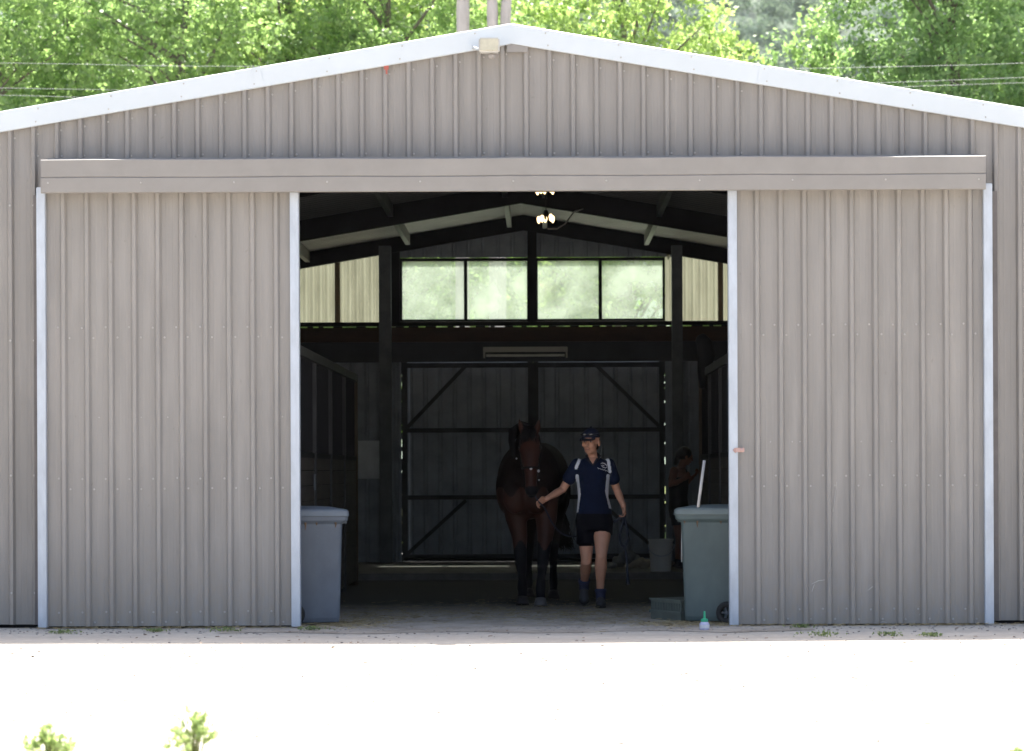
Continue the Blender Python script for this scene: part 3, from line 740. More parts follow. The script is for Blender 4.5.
# neck: from the shoulder up and forward to the poll
hd = PX(529.5, 3.0); 
limb(bm, [(hl(3.6), 3.62, 1.38), (hl(3.4), 3.40, 1.46), ((hl(3.2)+hd)/2, 3.22, 1.56), (hd, 3.08, 1.63)], [(.19, .26, .26), (.155, .22, .22), (.125, .17, .17), (.098, .12, .12)], 20)
# head: poll to muzzle, hanging almost vertically
HP = [(3.04, 1.665, .078, .09), (2.99, 1.60, .100, .12), (2.955, 1.53, .108, .135), (2.92, 1.45, .092, .125), (2.88, 1.36, .072, .105), (2.845, 1.27, .060, .085), (2.82, 1.19, .058, .072), (2.805, 1.13, .062, .068), (2.80, 1.09, .052, .055)]
hdx = lambda z: hd+(1.66-z)*.035
loft(bm, [((hdx(z), y, z), a, b, 'z') for y, z, a, b in HP], 22)
ball(bm, (hdx(1.12), 2.86, 1.10), (.046, .05, .045)); ball(bm, (hdx(1.5), 3.04, 1.48), (.078, .10, .115))
for s in (-1, 1):
    ball(bm, (hdx(1.53)+s*.088, 2.90, 1.545), (.028, .035, .024)); ball(bm, (hdx(1.14)+s*.04, 2.775, 1.145), (.024, .028, .034))
    tube(bm, [(hd+s*.062, 3.03, 1.68), (hd+s*.082, 3.015, 1.745), (hd+s*.095, 3.00, 1.80), (hd+s*.096, 3.0, 1.835)], [(.030, .022, .02), (.036, .020, .02), (.022, .014, .014), (.005, .005, .005)], 12)
# forelegs (the camera-left one bent a little and behind)
def X3(px, y): return PX(px, y)
fl = [[(X3(515, 3.45), 3.42, 1.02), (X3(516, 3.4), 3.38, .86), (X3(519.5, 3.4), 3.36, .68), (X3(520, 3.4), 3.34, .50), (X3(520.5, 3.4), 3.35, .44), (X3(521.5, 3.4), 3.42, .30), (X3(522, 3.5), 3.50, .17), (X3(522, 3.5), 3.50, .11), (X3(522, 3.5), 3.46, .06)],
      [(X3(545, 3.4), 3.38, 1.02), (X3(546, 3.4), 3.32, .86), (X3(545, 3.3), 3.26, .68), (X3(543, 3.3), 3.22, .50), (X3(542.5, 3.3), 3.22, .44), (X3(541, 3.3), 3.21, .30), (X3(540, 3.3), 3.22, .17), (X3(540, 3.3), 3.19, .11), (X3(540, 3.2), 3.16, .07)]]
lr = [.13, .108, .078, .064, .060, .043, .054, .044, .052]
for f_ in fl: limb(bm, f_, lr, 16)
for s, dy in ((-1, .22), (1, -.18)):
    x = hl(5)+s*.13
    limb(bm, [(x, 4.9, 1.15), (x, 4.78+dy*.3, .95), (x, 4.95+dy*.6, .72), (x, 5.13+dy, .56), (x, 5.13+dy, .50), (x, 5.07+dy, .30), (x, 5.05+dy, .16), (x, 5.0+dy, .10), (x, 4.97+dy, .06)], [.16, .14, .085, .062, .055, .038, .048, .038, .046], 16)
bm = fuse(bm, .013, 14)
for f in bm.faces:
    c = f.calc_center_median(); 
    if c.z < .60+.05*math.sin(c.x*40): f.material_index = 1
    elif c.z < 1.17 and c.y < 2.9: f.material_index = 1
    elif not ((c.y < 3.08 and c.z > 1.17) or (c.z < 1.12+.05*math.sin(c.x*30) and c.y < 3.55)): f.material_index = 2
horse = thing('horse', 'dark bay horse in a halter being led out of the barn', 'horse', (hl(3.6), 3.6, 0))
bay = mat('dark_bay_coat', (.034, .0115, .0075), .55, var=.35, scale=5, spec=.15)
blk = mat('black_points', (.006, .006, .008), .7, spec=.08, var=.2, scale=6)
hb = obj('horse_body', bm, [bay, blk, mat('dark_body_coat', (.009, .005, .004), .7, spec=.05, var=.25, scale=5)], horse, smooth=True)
for x, y, lab in ((X3(522, 3.5), 3.45, 0), (X3(540, 3.2), 3.15, 1), (hl(5)-.13, 4.95+.22, 0), (hl(5)+.13, 4.95-.18, 0)):
    bm = bmesh.new(); tube(bm, [(x, y-.015, .004), (x, y-.01, .02), (x, y+.01, .085)], [(.068, .075), (.066, .073), (.050, .052)], 18)
    o = obj('hoof', bm, mat('hoof_horn_pale', (.10, .095, .095), .5) if lab else mat('hoof_horn', (.035, .03, .03), .5), horse, smooth=True)
    if lab: o['label'] = 'paler front hoof'
# eyes
for s in (-1, 1):
    bm = bmesh.new(); ball(bm, (hdx(1.53)+s*.100, 2.882, 1.545), (.014, .018, .016)); obj('eye', bm, mat('horse_eye', (.01, .008, .008), .1), horse, smooth=True)
def strands(name, roots, m, parent, n, ln, wdt, fn, seed=3, **kw):
    random.seed(seed); bm = bmesh.new()
    for i in range(n):
        r0 = random.choice(roots) if not callable(roots) else roots(i/n)
        pts = fn(Vector(r0), i/n); tube(bm, pts, [wdt*(1-.8*k/(len(pts)-1)) for k in range(len(pts))], 4, cap=False)
    return obj(name, bm, m, parent, smooth=True)
hair = mat('black_horse_hair', (.006, .005, .006), .7, spec=.1, var=.2)
strands('forelock', lambda t: (hd+random.uniform(-.05, .05), 3.0+random.uniform(-.02, .03), 1.72+random.uniform(-.02, .03)), hair, horse, 110, 1, .006,
        lambda r0, t: [r0, r0+Vector((random.uniform(-.03, .02), -.06, -.03)), r0+Vector((random.uniform(-.06, .03), -.085-random.random()*.02, -.10)), r0+Vector((random.uniform(-.07, .05), -.10, -.17-random.random()*.06))])
strands('mane', lambda t: (hd*(1-t)+hl(3.6)*t, 3.06+.55*t, 1.755-.10*t+.02*random.random()), hair, horse, 320, 1, .007,
        lambda r0, t: [r0, r0+Vector((-.08, random.uniform(-.03, .03), .03)), r0+Vector((-.14-random.random()*.06, -.03, -.04)), r0+Vector((-.135-random.random()*.04, -.03+random.uniform(-.03, .03), -.20-random.random()*.10))], seed=5)
tx = hl(5.3)+.04
strands('tail', lambda t: (tx+random.uniform(-.03, .03), 5.32+random.uniform(-.02, .03), 1.42+random.uniform(-.03, .02)), hair, horse, 420, 1, .011,
        lambda r0, t: [r0, r0+Vector((.0, .10, -.10)), r0+Vector((.05+random.uniform(-.07, .08), .14, -.40)), r0+Vector((.10+random.uniform(-.12, .12), .12, -.66)), r0+Vector((.17+random.uniform(-.20, .12), .08, -.80-random.random()*.14))], seed=6)
# halter
hm = mat('black_leather_halter', (.008, .007, .007), .7, spec=.15)
ha = bmesh.new()
def hring(z0, y0, a, b, tilt=0, r_=.011):
    tube(ha, [(hdx(z0)+(a+.006)*math.cos(t_), y0+(b+.006)*math.sin(t_), z0+tilt*math.sin(t_)) for t_ in [2*math.pi*k/26 for k in range(27)]], r_, 6, cap=False)
hring(1.345, 2.878, .074, .108, -.01)
for s in (-1, 1):
    tube(ha, [(hdx(1.34)+s*.078, 2.90, 1.345), (hdx(1.45)+s*.098, 2.955, 1.45), (hdx(1.53)+s*.108, 3.0, 1.55), (hd+s*.09, 3.05, 1.66), (hd+s*.03, 3.08, 1.735)], .010, 6)
    tube(ha, [(hdx(1.34)+s*.078, 2.90, 1.345), (hdx(1.25)+s*.064, 2.88, 1.25), (hdx(1.2)+s*.05, 2.90, 1.19)], .009, 6)
hal = obj('halter', ha, hm, horse, smooth=True)
mt = mat('halter_metal', (.6, .6, .62), .3, .8)
for px, py, rd in ((531, 468.5, .014), (538.5, 471, .014), (516.5, 458.5, .009), (539, 480, .009)):
    c = PP(px, py, 2.80); bm = bmesh.new(); ball(bm, c+Vector((0, (0 if px == 531 else .06)-.035, 0)), (rd, .01, rd)); obj('metal_ring', bm, mt, hal, smooth=True)

# ------------------------------------------------------------------ people
skin = mat('skin', (.58, .295, .195), .5, var=.08, scale=10)
skin2 = mat('tanned_skin', (.24, .10, .07), .5, var=.08, scale=10)
def hand(bm, wrist, d, palm_n, curl, side=1, sc=1.0):
    """palm plus five separate bent fingers: d direction of the fingers, palm_n normal out of the palm"""
    w_ = Vector(wrist); d = Vector(d).normalized(); n = Vector(palm_n); n = (n-d*n.dot(d)).normalized(); s = d.cross(n)*side
    pc = w_+d*.045*sc
    rotm = Matrix((s, d, n)).transposed()
    ball(bm, pc, (.040*sc, .050*sc, .017*sc), 14, 10, rot=rotm); tube(bm, [w_-d*.03, w_+d*.02], [.027*sc, .027*sc], 12)
    for k, L in enumerate((.068, .078, .073, .058)):
        b = w_+d*.082*sc+s*(.030-.020*k)*sc
        q = [b-d*.02*sc, b]; ang = 0; p = b
        for j, fr_ in enumerate((.45, .32, .23)):
            ang += curl*(.9 if j == 0 else 1.1)*(1+.08*k); dd = d*math.cos(ang)+n*math.sin(ang); p = p+dd*L*fr_*sc; q.append(p)
        tube(bm, q, [.0095*sc, .0095*sc, .0088*sc, .0080*sc, .0062*sc], 8)
    b = w_+d*.025*sc+s*.030*sc
    q = [b, b+(s*.8+d*.6+n*.25).normalized()*.033*sc]; q.append(q[-1]+(s*.25+d*.8+n*.5).normalized()*.030*sc); q.append(q[-1]+(d*.75+n*.65-s*.15).normalized()*.024*sc)
    tube(bm, q, [.014*sc, .0115*sc, .010*sc, .0075*sc], 8)
def head(bm, c, yaw, pitch=0.0, sc=1.0):
    """skull, jaw, nose, brow, lips, ears; local face towards -Y"""
    m_ = Matrix.Rotation(yaw, 3, 'Z') @ Matrix.Rotation(pitch, 3, 'X'); c = Vector(c)
    P = lambda x, y, z: c+m_ @ Vector((x*sc, y*sc, z*sc))
    B = lambda p, r_, q=None: ball(bm, P(*p), tuple(v*sc for v in r_), 16, 12, rot=m_ @ q if q else m_)
    B((0, .012, .035), (.074, .092, .085)); B((0, -.022, -.015), (.062, .068, .075)); B((0, -.045, -.078), (.034, .034, .028)); B((0, -.018, -.062), (.052, .058, .045))
    B((0, -.080, .028), (.050, .014, .012)); B((0, -.094, -.012), (.010, .016, .028)); B((0, -.104, -.026), (.014, .014, .011)); B((0, -.086, -.052), (.024, .010, .008)); B((0, -.083, -.064), (.020, .010, .008))
    for s in (-1, 1): B((s*.036, -.066, -.02), (.024, .018, .022)); B((s*.074, .008, -.008), (.010, .020, .032))
    return P, m_
# --- the handler
y0 = 3.05
q = lambda px, py, dy=0.0: PP(px, py, y0) + Vector((0, dy, 0))
woman = thing('person', 'woman in navy polo, shorts and cap walking with the lead rope in hand', 'person', (PX(597, y0), y0, 0))
bm = bmesh.new()
loft(bm, [(q(594, 527), .155, .105, 'z'), (q(594, 519), .168, .115, 'z'), (q(593.5, 508), .150, .105, 'z'), (q(593, 497), .128, .092, 'z'), (q(593, 487), .138, .098, 'z'), (q(593, 477), .155, .108, 'z'), (q(593, 467.5), .155, .095, 'z'), (q(593, 461), .12, .07, 'z'), (q(592.7, 457.5), .055, .05, 'z')], 24)
limb(bm, [q(592.8, 463, .01), q(592.5, 456, .0), q(591.5, 450, -.015)], [.055, .048, .050])
# arms
LS, LE, LW = q(577.2, 465), q(562.5, 489.5, .02), q(546.5, 498.5, -.12)
RS, RE, RW = q(608.8, 465), q(617, 490, .06), q(623, 505.5, -.05)
limb(bm, [LS, LS.lerp(LE, .5), LE, LE.lerp(LW, .35), LW], [.052, .045, .037, .038, .024]); limb(bm, [RS, RS.lerp(RE, .5), RE, RE.lerp(RW, .35), RW], [.052, .045, .037, .038, .024])
hand(bm, LW, (-.85, -.2, -.42), (.1, -.6, -.6), .55, 1); hand(bm, RW, (.12, -.1, -1), (-.95, -.3, 0), .75, -1)
# legs
RH, RK, RA = q(602.5, 522), q(600.5, 556, -.14), q(599.5, 591, -.03)
LH, LK, LA = q(586, 523), q(586, 561, -.02), q(584, 587, .33)
limb(bm, [RH, RH.lerp(RK, .45), RH.lerp(RK, .88), RK, RK.lerp(RA, .3), RK.lerp(RA, .7), RA], [.092, .082, .058, .054, .061, .041, .034], 18)
limb(bm, [LH, LH.lerp(LK, .45), LH.lerp(LK, .88), LK, LK.lerp(LA, .3), LK.lerp(LA, .7), LA], [.090, .078, .056, .054, .056, .040, .034], 18)
HC = q(591, 442.3, -.03)
P, hm_ = head(bm, HC, R(-22), .05, 1.09)
bm = fuse(bm, .0055, 3)
obj('body', bm, skin, woman, smooth=True)
# face details
for s in (-1, 1):
    bm = bmesh.new(); ball(bm, P(s*.030, -.080, .008), (.013, .008, .006), rot=hm_); obj('eye', bm, mat('eye_white', (.35, .33, .32), .3), woman, smooth=True)
    bm = bmesh.new(); ball(bm, P(s*.030, -.086, .008), (.006, .004, .006), rot=hm_); ball(bm, P(s*.031, -.084, .0205), (.018, .006, .003), rot=hm_); obj('eyebrow', bm, mat('dark_brow', (.05, .03, .02), .5), woman, smooth=True)
bm = bmesh.new(); ball(bm, P(0, -.094, -.058), (.021, .006, .005), rot=hm_); obj('mouth', bm, mat('lips', (.32, .11, .09), .5), woman, smooth=True)
bm = bmesh.new(); ball(bm, P(0, .030, .02), (.080, .088, .080), rot=hm_); ball(bm, P(0, .085, -.035), (.045, .04, .055), rot=hm_); bm = fuse(bm, .006, 2)
obj('hair', bm, mat('dark_brown_hair', (.03, .018, .012), .5), woman, smooth=True)
# polo
bm = bmesh.new()
loft(bm, [(q(594.2, 514), .174, .122, 'z'), (q(594, 508), .166, .118, 'z'), (q(593, 497), .148, .108, 'z'), (q(593, 487), .154, .113, 'z'), (q(593, 477), .168, .122, 'z'), (q(593, 467), .168, .107, 'z'), (q(593, 461), .135, .082, 'z'), (q(592.7, 457.8), .074, .062, 'z')], 26)
limb(bm, [LS, LS.lerp(LE, .30), LS.lerp(LE, .55)], [.066, .064, .066], 18); limb(bm, [RS, RS.lerp(RE, .30), RS.lerp(RE, .55)], [.066, .064, .066], 18)
for s in (-1, 1): ball(bm, q(593, 479, -.075)+Vector((s*.065, 0, 0)), (.06, .05, .055))
bm = fuse(bm, .006, 3)
def segd(p, a, b):
    a = Vector(a); b = Vector(b); t_ = max(0, min(1, (p-a).dot(b-a)/(b-a).length_squared)); return (p-a-(b-a)*t_).length
pw = PM*rr(y0)
for f in bm.faces:
    c = f.calc_center_median(); pxx = (c.x-CX)*pw+VX; pyy = HY-(c.z-CH)*pw
    p2 = Vector((pxx, pyy, 0)); front = c.y < y0+.0
    l1 = min(segd(p2, (585, 454, 0), (579.5, 459.5, 0)), segd(p2, (579.5, 459.5, 0), (576, 468, 0))); l2 = min(segd(p2, (603, 454, 0), (608.3, 461, 0)), segd(p2, (608.3, 461, 0), (609.8, 472, 0)))
    w1 = 1.5
    if front and (l1 < w1 or l2 < w1): f.material_index = 1
    elif front:
        if segd(p2, (577.0, 476, 0), (578.8, 494, 0)) < 1.6 or segd(p2, (578.8, 494, 0), (576.5, 511, 0)) < 1.7: f.material_index = 1
        xr_ = 608.5 + (pyy-497)*.10 + 2.2*abs((pyy-494)/18)
        if segd(p2, (607.9, 476, 0), (606.8, 491, 0)) < 1.7 or segd(p2, (606.8, 491, 0), (610.5, 507, 0)) < 2.0: f.material_index = 1
    # open V at the neck in skin colour
    if front and pyy < 465 and abs(pxx-592.5) < (464.5-pyy)*.62: f.material_index = 2
navy = mat('navy_polo_knit', (.006, .011, .034), .8, var=.2, scale=8, bump=1.0, bscale=9, spec=.1)
shirt = obj('polo_shirt', bm, [navy, mat('white_piping', (.68, .69, .74), .7, var=.05), skin], woman, smooth=True)
# collar and chest emblem
dk = mat('dark_collar', (.010, .011, .018), .8)
bm = bmesh.new()
tube(bm, [q(592.8, 465.5, -.118), q(588.8, 460.5, -.085), q(586.8, 456, -.03), q(590, 453.5, .055), q(596, 453.5, .055), q(599.8, 456, -.02), q(597.4, 460.5, -.08), q(592.8, 465.5, -.118)], [(.006, .006), (.011, .008, .013), (.013, .010, .016), (.012, .010, .018), (.012, .010, .018), (.013, .010, .016), (.011, .008, .013), (.006, .006)], 8)
obj('collar', bm, dk, shirt, smooth=True)
lg = mat('white_embroidery', (.55, .56, .62), .6)
bm = bmesh.new()
def em(pts, r_): tube(bm, [q(a, b, -.142) + Vector((0, .0045*abs(a-600)*.6, 0)) for a, b in pts], r_, 5)
em([(600.5, 463.8), (602, 463), (604, 463.5), (606, 465), (606.8, 466.8)], [.002, .004, .004, .004, .002]); em([(600.8, 465), (602.5, 467), (605, 468), (607, 467)], [.002, .004, .004, .002])
em([(602, 465.2), (604, 466)], .004)
em([(597.3, 467.6), (598.6, 468.9), (599.8, 468.4), (600.8, 469.6), (602, 469), (603, 470.2), (604.2, 469.4), (605.3, 471), (606.6, 470.4), (607.6, 471.6)], .003)
obj('chest_emblem', bm, lg, shirt, smooth=True)
# shorts
bm = bmesh.new()
loft(bm, [(q(594, 530), .168, .125, 'z'), (q(594, 521), .182, .128, 'z'), (q(594, 511), .168, .118, 'z'), (q(594, 507), .160, .112, 'z')], 24)
limb(bm, [RH, RH.lerp(RK, .22)], [.105, .100], 18); limb(bm, [LH, LH.lerp(LK, .45)], [.102, .094], 18)
tube(bm, [RH, RH.lerp(RK, .33)], [.102, .104], 18); tube(bm, [LH, LH.lerp(LK, .55)], [.10, .097], 18)
bm = fuse(bm, .008, 3)
obj('shorts', bm, mat('black_shorts', (.004, .004, .007), .85, var=.2, bump=.8, bscale=9, spec=.06), woman, smooth=True)
# boots
bootm = mat('blue_work_boot', (.02, .025, .065), .7, var=.2, scale=20); toem = mat('grey_boot_toe', (.045, .045, .05), .7, var=.15)
for A, tilt, dx in ((RA, 0, .005), (LA, .5, .0)):
    base = Vector((A.x+dx, A.y, .0)) if tilt == 0 else Vector((A.x, A.y, .10))
    m3 = Matrix.Rotation(tilt, 3, 'X')
    def Q(x, y, z): return base+m3 @ Vector((x, y, z))
    bm = bmesh.new(); tube(bm, [Q(0, .0, .06), Q(0, .0, .12), Q(0, .0, .165)], [.046, .048, .052], 16); ball(bm, Q(0, .02, .055), (.045, .06, .045), rot=m3)
    tube(bm, [Q(0, .0, .155), Q(0, .0, .185)], [.060, .056], 16)
    bm = fuse(bm, .006, 2); bt = obj('boot', bm, bootm, woman, smooth=True)
    bm = bmesh.new(); ball(bm, Q(0, -.10, .045), (.050, .09, .042), rot=m3); ball(bm, Q(0, -.04, .06), (.044, .08, .05), rot=m3); bm = fuse(bm, .006, 2); obj('boot_toe', bm, toem, bt, smooth=True)
    bm = bmesh.new(); ball(bm, Q(0, -.10, .014), (.053, .095, .014), rot=m3); ball(bm, Q(0, .02, .014), (.047, .075, .014), rot=m3); bm = fuse(bm, .005, 1); obj('boot_sole', bm, M['rubber'], bt, smooth=True)
# cap with sunglasses
capm = mat('navy_cap', (.008, .012, .035), .7)
bm = bmesh.new()
ball(bm, P(0, .012, .055), (.084, .102, .078), 20, 14, rot=hm_)
bmesh.ops.bisect_plane(bm, geom=bm.verts[:]+bm.edges[:]+bm.faces[:], plane_co=P(0, 0, .042), plane_no=hm_ @ Vector((0, 0, -1)), clear_outer=True)
br = []
for (zt) in (.047, .041):
    br.append([bm.verts.new(P(.072*math.cos(a), -.075-.085*math.sin(a), zt-.022*math.sin(a)-.012*abs(math.cos(a)))) for a in [math.pi*k/12 for k in range(13)]] + [bm.verts.new(P(-.06, -.05, zt)), bm.verts.new(P(.06, -.05, zt))])
bm.faces.new(br[0]); bm.faces.new(br[1][::-1])
for k in range(15): bm.faces.new((br[0][k], br[0][(k+1) % 15], br[1][(k+1) % 15], br[1][k]))
ball(bm, P(0, .012, .134), .008)
cap = obj('cap', bm, capm, woman, smooth=True)
bm = bmesh.new()
for s in (-1, 1): ball(bm, P(s*.030, -.094, .072), (.026, .008, .015), rot=hm_); tube(bm, [P(s*.05, -.088, .075), P(s*.082, -.04, .07), P(s*.088, .03, .062)], .003, 6)
tube(bm, [P(-.01, -.1, .076), P(.01, -.1, .076)], .003, 6)
obj('sunglasses', bm, mat('dark_lens', (.02, .02, .025), .08, spec=1.0), cap, smooth=True)
# lead rope: from the halter through her right hand, behind her to the left hand, then a hanging loop
bm = bmesh.new()
rp = [q(534, 492, -.17), q(537, 500, -.17), q(540.5, 503.5, -.155), q(545, 508, -.13), q(552, 524, .0), q(562, 535.5, .14), q(577, 537.5, .2), q(592, 534, .2), q(606, 527, .16), q(614, 521, .02), q(621, 516, -.06), q(625, 514, -.075)]
def smoothpts(p, it=2):
    for _ in range(it):
        o_ = [p[0]]
        for a, b in zip(p, p[1:]): o_ += [a.lerp(b, .25), a.lerp(b, .75)]
        o_.append(p[-1]); p = o_
    return p
rad = .0075
tube(bm, smoothpts(rp), rad, 7)
tube(bm, smoothpts([q(614, 522, -.05), q(619, 518.5, -.08), q(624, 515.5, -.085)]), .014, 7)
lp = [q(624, 512, -.07), q(623.5, 520, -.08), q(620, 532, -.08), q(619.2, 541, -.08), q(623.5, 547.5, -.08), q(627.8, 541, -.08), q(627, 530, -.08), q(624.5, 520, -.07), q(625, 512, -.06)]
tube(bm, smoothpts(lp), .010, 8)
tube(bm, smoothpts([q(624, 546, -.08), q(626, 555, -.08), q(626.3, 568, -.08), q(627.5, 580, -.08)]), .011, 7)
tube(bm, [q(626.8, 577, -.08), q(627.6, 584, -.08)], [.014, .018], 8)
rope = obj('lead_rope', bm, mat('dark_blue_rope', (.014, .018, .035), .8, var=.3, scale=40), smooth=True)
tag(rope, 'dark blue lead rope looped and hanging from the handler\'s hand', 'lead rope')
rebase(rope, q(625, 514, -.08))

# --- second person, side on, at the far right
y1 = 10.6
p = lambda px, py, dy=0.0: PP(px, py, y1) + Vector((0, dy, 0))
man = thing('person', 'person in black singlet and shorts standing side on behind the bin', 'person', (PX(679, y1), y1, FL))
bm = bmesh.new()
loft(bm, [(p(679.5, 517), .115, .15, 'z'), (p(678.5, 509), .125, .16, 'z'), (p(678, 499), .105, .135, 'z'), (p(678.5, 488), .115, .145, 'z'), (p(678.5, 478), .12, .165, 'z'), (p(679, 471), .10, .165, 'z'), (p(681, 467), .06, .08, 'z')], 22)
limb(bm, [p(680.5, 470), p(683, 463), p(684.5, 459)], [.055, .05, .05])
S1, E1, W1 = p(673.5, 471, -.16), p(670, 485, -.2), p(681, 479.5, -.26)
limb(bm, [S1, S1.lerp(E1, .5), E1, E1.lerp(W1, .4), W1], [.055, .048, .040, .040, .026]); hand(bm, W1, (.8, 0, .6), (0, 1, 0), .5, 1)
S2, E2, W2 = p(682, 471, .16), p(682, 489, .18), p(692, 478, .1)
limb(bm, [S2, S2.lerp(E2, .5), E2, E2.lerp(W2, .4), W2], [.05, .043, .036, .035, .025]); hand(bm, W2, (.7, -.3, .6), (0, 0, 1), .5, -1)
K1 = p(680, 541, -.08); A1 = p(677.5, 562, -.08); limb(bm, [p(679, 518, -.08), K1, K1.lerp(A1, .35), A1], [.095, .06, .06, .038], 16)
K2 = p(683, 541, .08); A2 = p(683, 562, .08); limb(bm, [p(680, 518, .08), K2, K2.lerp(A2, .35), A2], [.095, .06, .06, .038], 16)
P2, h2 = head(bm, p(685.5, 456.5), R(105), .25, .95)
bm = fuse(bm, .006, 3); obj('body', bm, skin2, man, smooth=True)
bm = bmesh.new(); loft(bm, [(p(678.8, 511), .135, .17, 'z'), (p(678, 499), .115, .147, 'z'), (p(678.5, 488), .125, .157, 'z'), (p(678.5, 478), .13, .168, 'z'), (p(679.5, 471), .10, .14, 'z'), (p(680.5, 468.5), .07, .12, 'z')], 22); bm = fuse(bm, .009, 3)
obj('singlet', bm, mat('black_singlet', (.010, .010, .013), .8), man, smooth=True)
bm = bmesh.new(); loft(bm, [(p(679.8, 518), .13, .165, 'z'), (p(679, 508), .137, .172, 'z')], 22)
tube(bm, [p(679, 516, -.08), p(679.5, 525, -.085)], [.115, .108], 16); tube(bm, [p(680, 516, .08), p(681, 525, .085)], [.115, .108], 16); bm = fuse(bm, .009, 3)
obj('shorts', bm, mat('dark_shorts', (.010, .010, .014), .8), man, smooth=True)
bm = bmesh.new(); ball(bm, P2(0, .022, .035), (.083, .095, .09), rot=h2); ball(bm, P2(0, .09, .0), (.045, .05, .06), rot=h2); ball(bm, P2(0, .11, -.07), (.03, .03, .08), rot=h2); bm = fuse(bm, .007, 2); obj('hair', bm, mat('near_black_hair', (.01, .008, .008), .5), man, smooth=True)
for A in (A1, A2):
    bm = bmesh.new(); ball(bm, (A.x+.05, A.y, FL+.04), (.13, .045, .035)); tube(bm, [(A.x, A.y, FL+.03), (A.x, A.y, FL+.13)], [.045, .045], 12); bm = fuse(bm, .008, 2); obj('boot', bm, mat('dark_boot', (.02, .02, .035), .7), man, smooth=True)

# ------------------------------------------------------------------ vegetation
def leaf_mat(name, c1, c2, tr=.5, rough=.42, spec=.6):
    m, n, l, p = new_mat(name)
    at = n.new('ShaderNodeAttribute'); at.attribute_name = 'tint'
    cr = n.new('ShaderNodeValToRGB'); cr.color_ramp.elements[0].color = (*c1, 1); cr.color_ramp.elements[1].color = (*c2, 1); l.new(at.outputs['Fac'], cr.inputs[0])
    l.new(cr.outputs[0], p.inputs['Base Color']); p.inputs['Roughness'].default_value = rough; p.inputs['Specular IOR Level'].default_value = spec
    t_ = n.new('ShaderNodeBsdfTranslucent'); mx = n.new('ShaderNodeMix'); mx.data_type = 'RGBA'; mx.blend_type = 'MULTIPLY'; mx.inputs[0].default_value = 1; l.new(cr.outputs[0], mx.inputs[6]); mx.inputs[7].default_value = (2.8, 2.9, 2.3, 1)
    l.new(mx.outputs[2], t_.inputs[0])
    ms = n.new('ShaderNodeMixShader'); ms.inputs[0].default_value = tr; l.new(p.outputs[0], ms.inputs[1]); l.new(t_.outputs[0], ms.inputs[2]); l.new(ms.outputs[0], n['Material Output'].inputs[0])
    return m
def leaves_mesh(name, centers, radii, per, size, m, squash=1.0, shade=None):
    """scatter small folded leaves in clumps"""
    nC = len(centers); N_ = nC*per
    c = np.repeat(centers, per, 0); r_ = np.repeat(radii, per)[:, None]
    d = rng.normal(size=(N_, 3)); d /= np.linalg.norm(d, axis=1, keepdims=True)
    pos = c+d*r_*(rng.random((N_, 1))**.5)*np.array([1, 1, squash])
    a = rng.normal(size=(N_, 3)); a[:, 2] -= .3; a /= np.linalg.norm(a, axis=1, keepdims=True)
    nrm = d*.7+rng.normal(size=(N_, 3))*.55+np.array([0, 0, .55]); b = np.cross(nrm, a); b /= np.linalg.norm(b, axis=1, keepdims=True)+1e-9
    sz = (size*(.6+.8*rng.random(N_)))[:, None]
    v = np.stack([pos-a*sz*.5, pos+b*sz*.33, pos+a*sz*.55, pos-b*sz*.33], 1).reshape(-1, 3)
    me = bpy.data.meshes.new(name); me.vertices.add(len(v)); me.vertices.foreach_set('co', v.ravel())
    me.loops.add(N_*4); me.loops.foreach_set('vertex_index', np.arange(N_*4)); me.polygons.add(N_); me.polygons.foreach_set('loop_start', np.arange(N_)*4); me.polygons.foreach_set('loop_total', np.full(N_, 4))
    me.update(); at = me.attributes.new('tint', 'FLOAT', 'POINT')
    ct = np.repeat(rng.random(nC), per)*.5+rng.random(N_)*.5
    at.data.foreach_set('value', np.repeat(ct, 4)); me.materials.append(m); me.validate(); return me
LM = [leaf_mat('spring_leaf', (.10, .16, .06), (.23, .31, .135)), leaf_mat('yellow_green_leaf', (.14, .20, .065), (.27, .34, .14)), leaf_mat('mid_green_leaf', (.085, .145, .06), (.20, .28, .13))]
bark = mat('grey_bark', (.16, .14, .12), .9, var=.3, scale=6, stretch=(1, 1, .25), bump=.4)
gumbark = mat('pale_gum_bark', (.42, .39, .37), .8, var=.3, scale=3, stretch=(1, 1, .2), bump=.2)
def crown_pts(n, rx, ry, z0, z1, lumps=14):
    lc = rng.normal(size=(lumps, 3)); lc /= np.linalg.norm(lc, axis=1, keepdims=True)
    out = []
    zc, rz = (z0+z1)/2, (z1-z0)/2
    while len(out) < n:
        d = rng.normal(size=3); d /= np.linalg.norm(d); bump = .80+.30*max(0, (lc @ d).max()-.72)/.28
        rad_ = bump*(rng.random()**.33)
        if rad_ < .35 and rng.random() < .6: continue
        out.append((d[0]*rx*rad_, d[1]*ry*rad_, zc+d[2]*rz*rad_))
    return np.array(out)
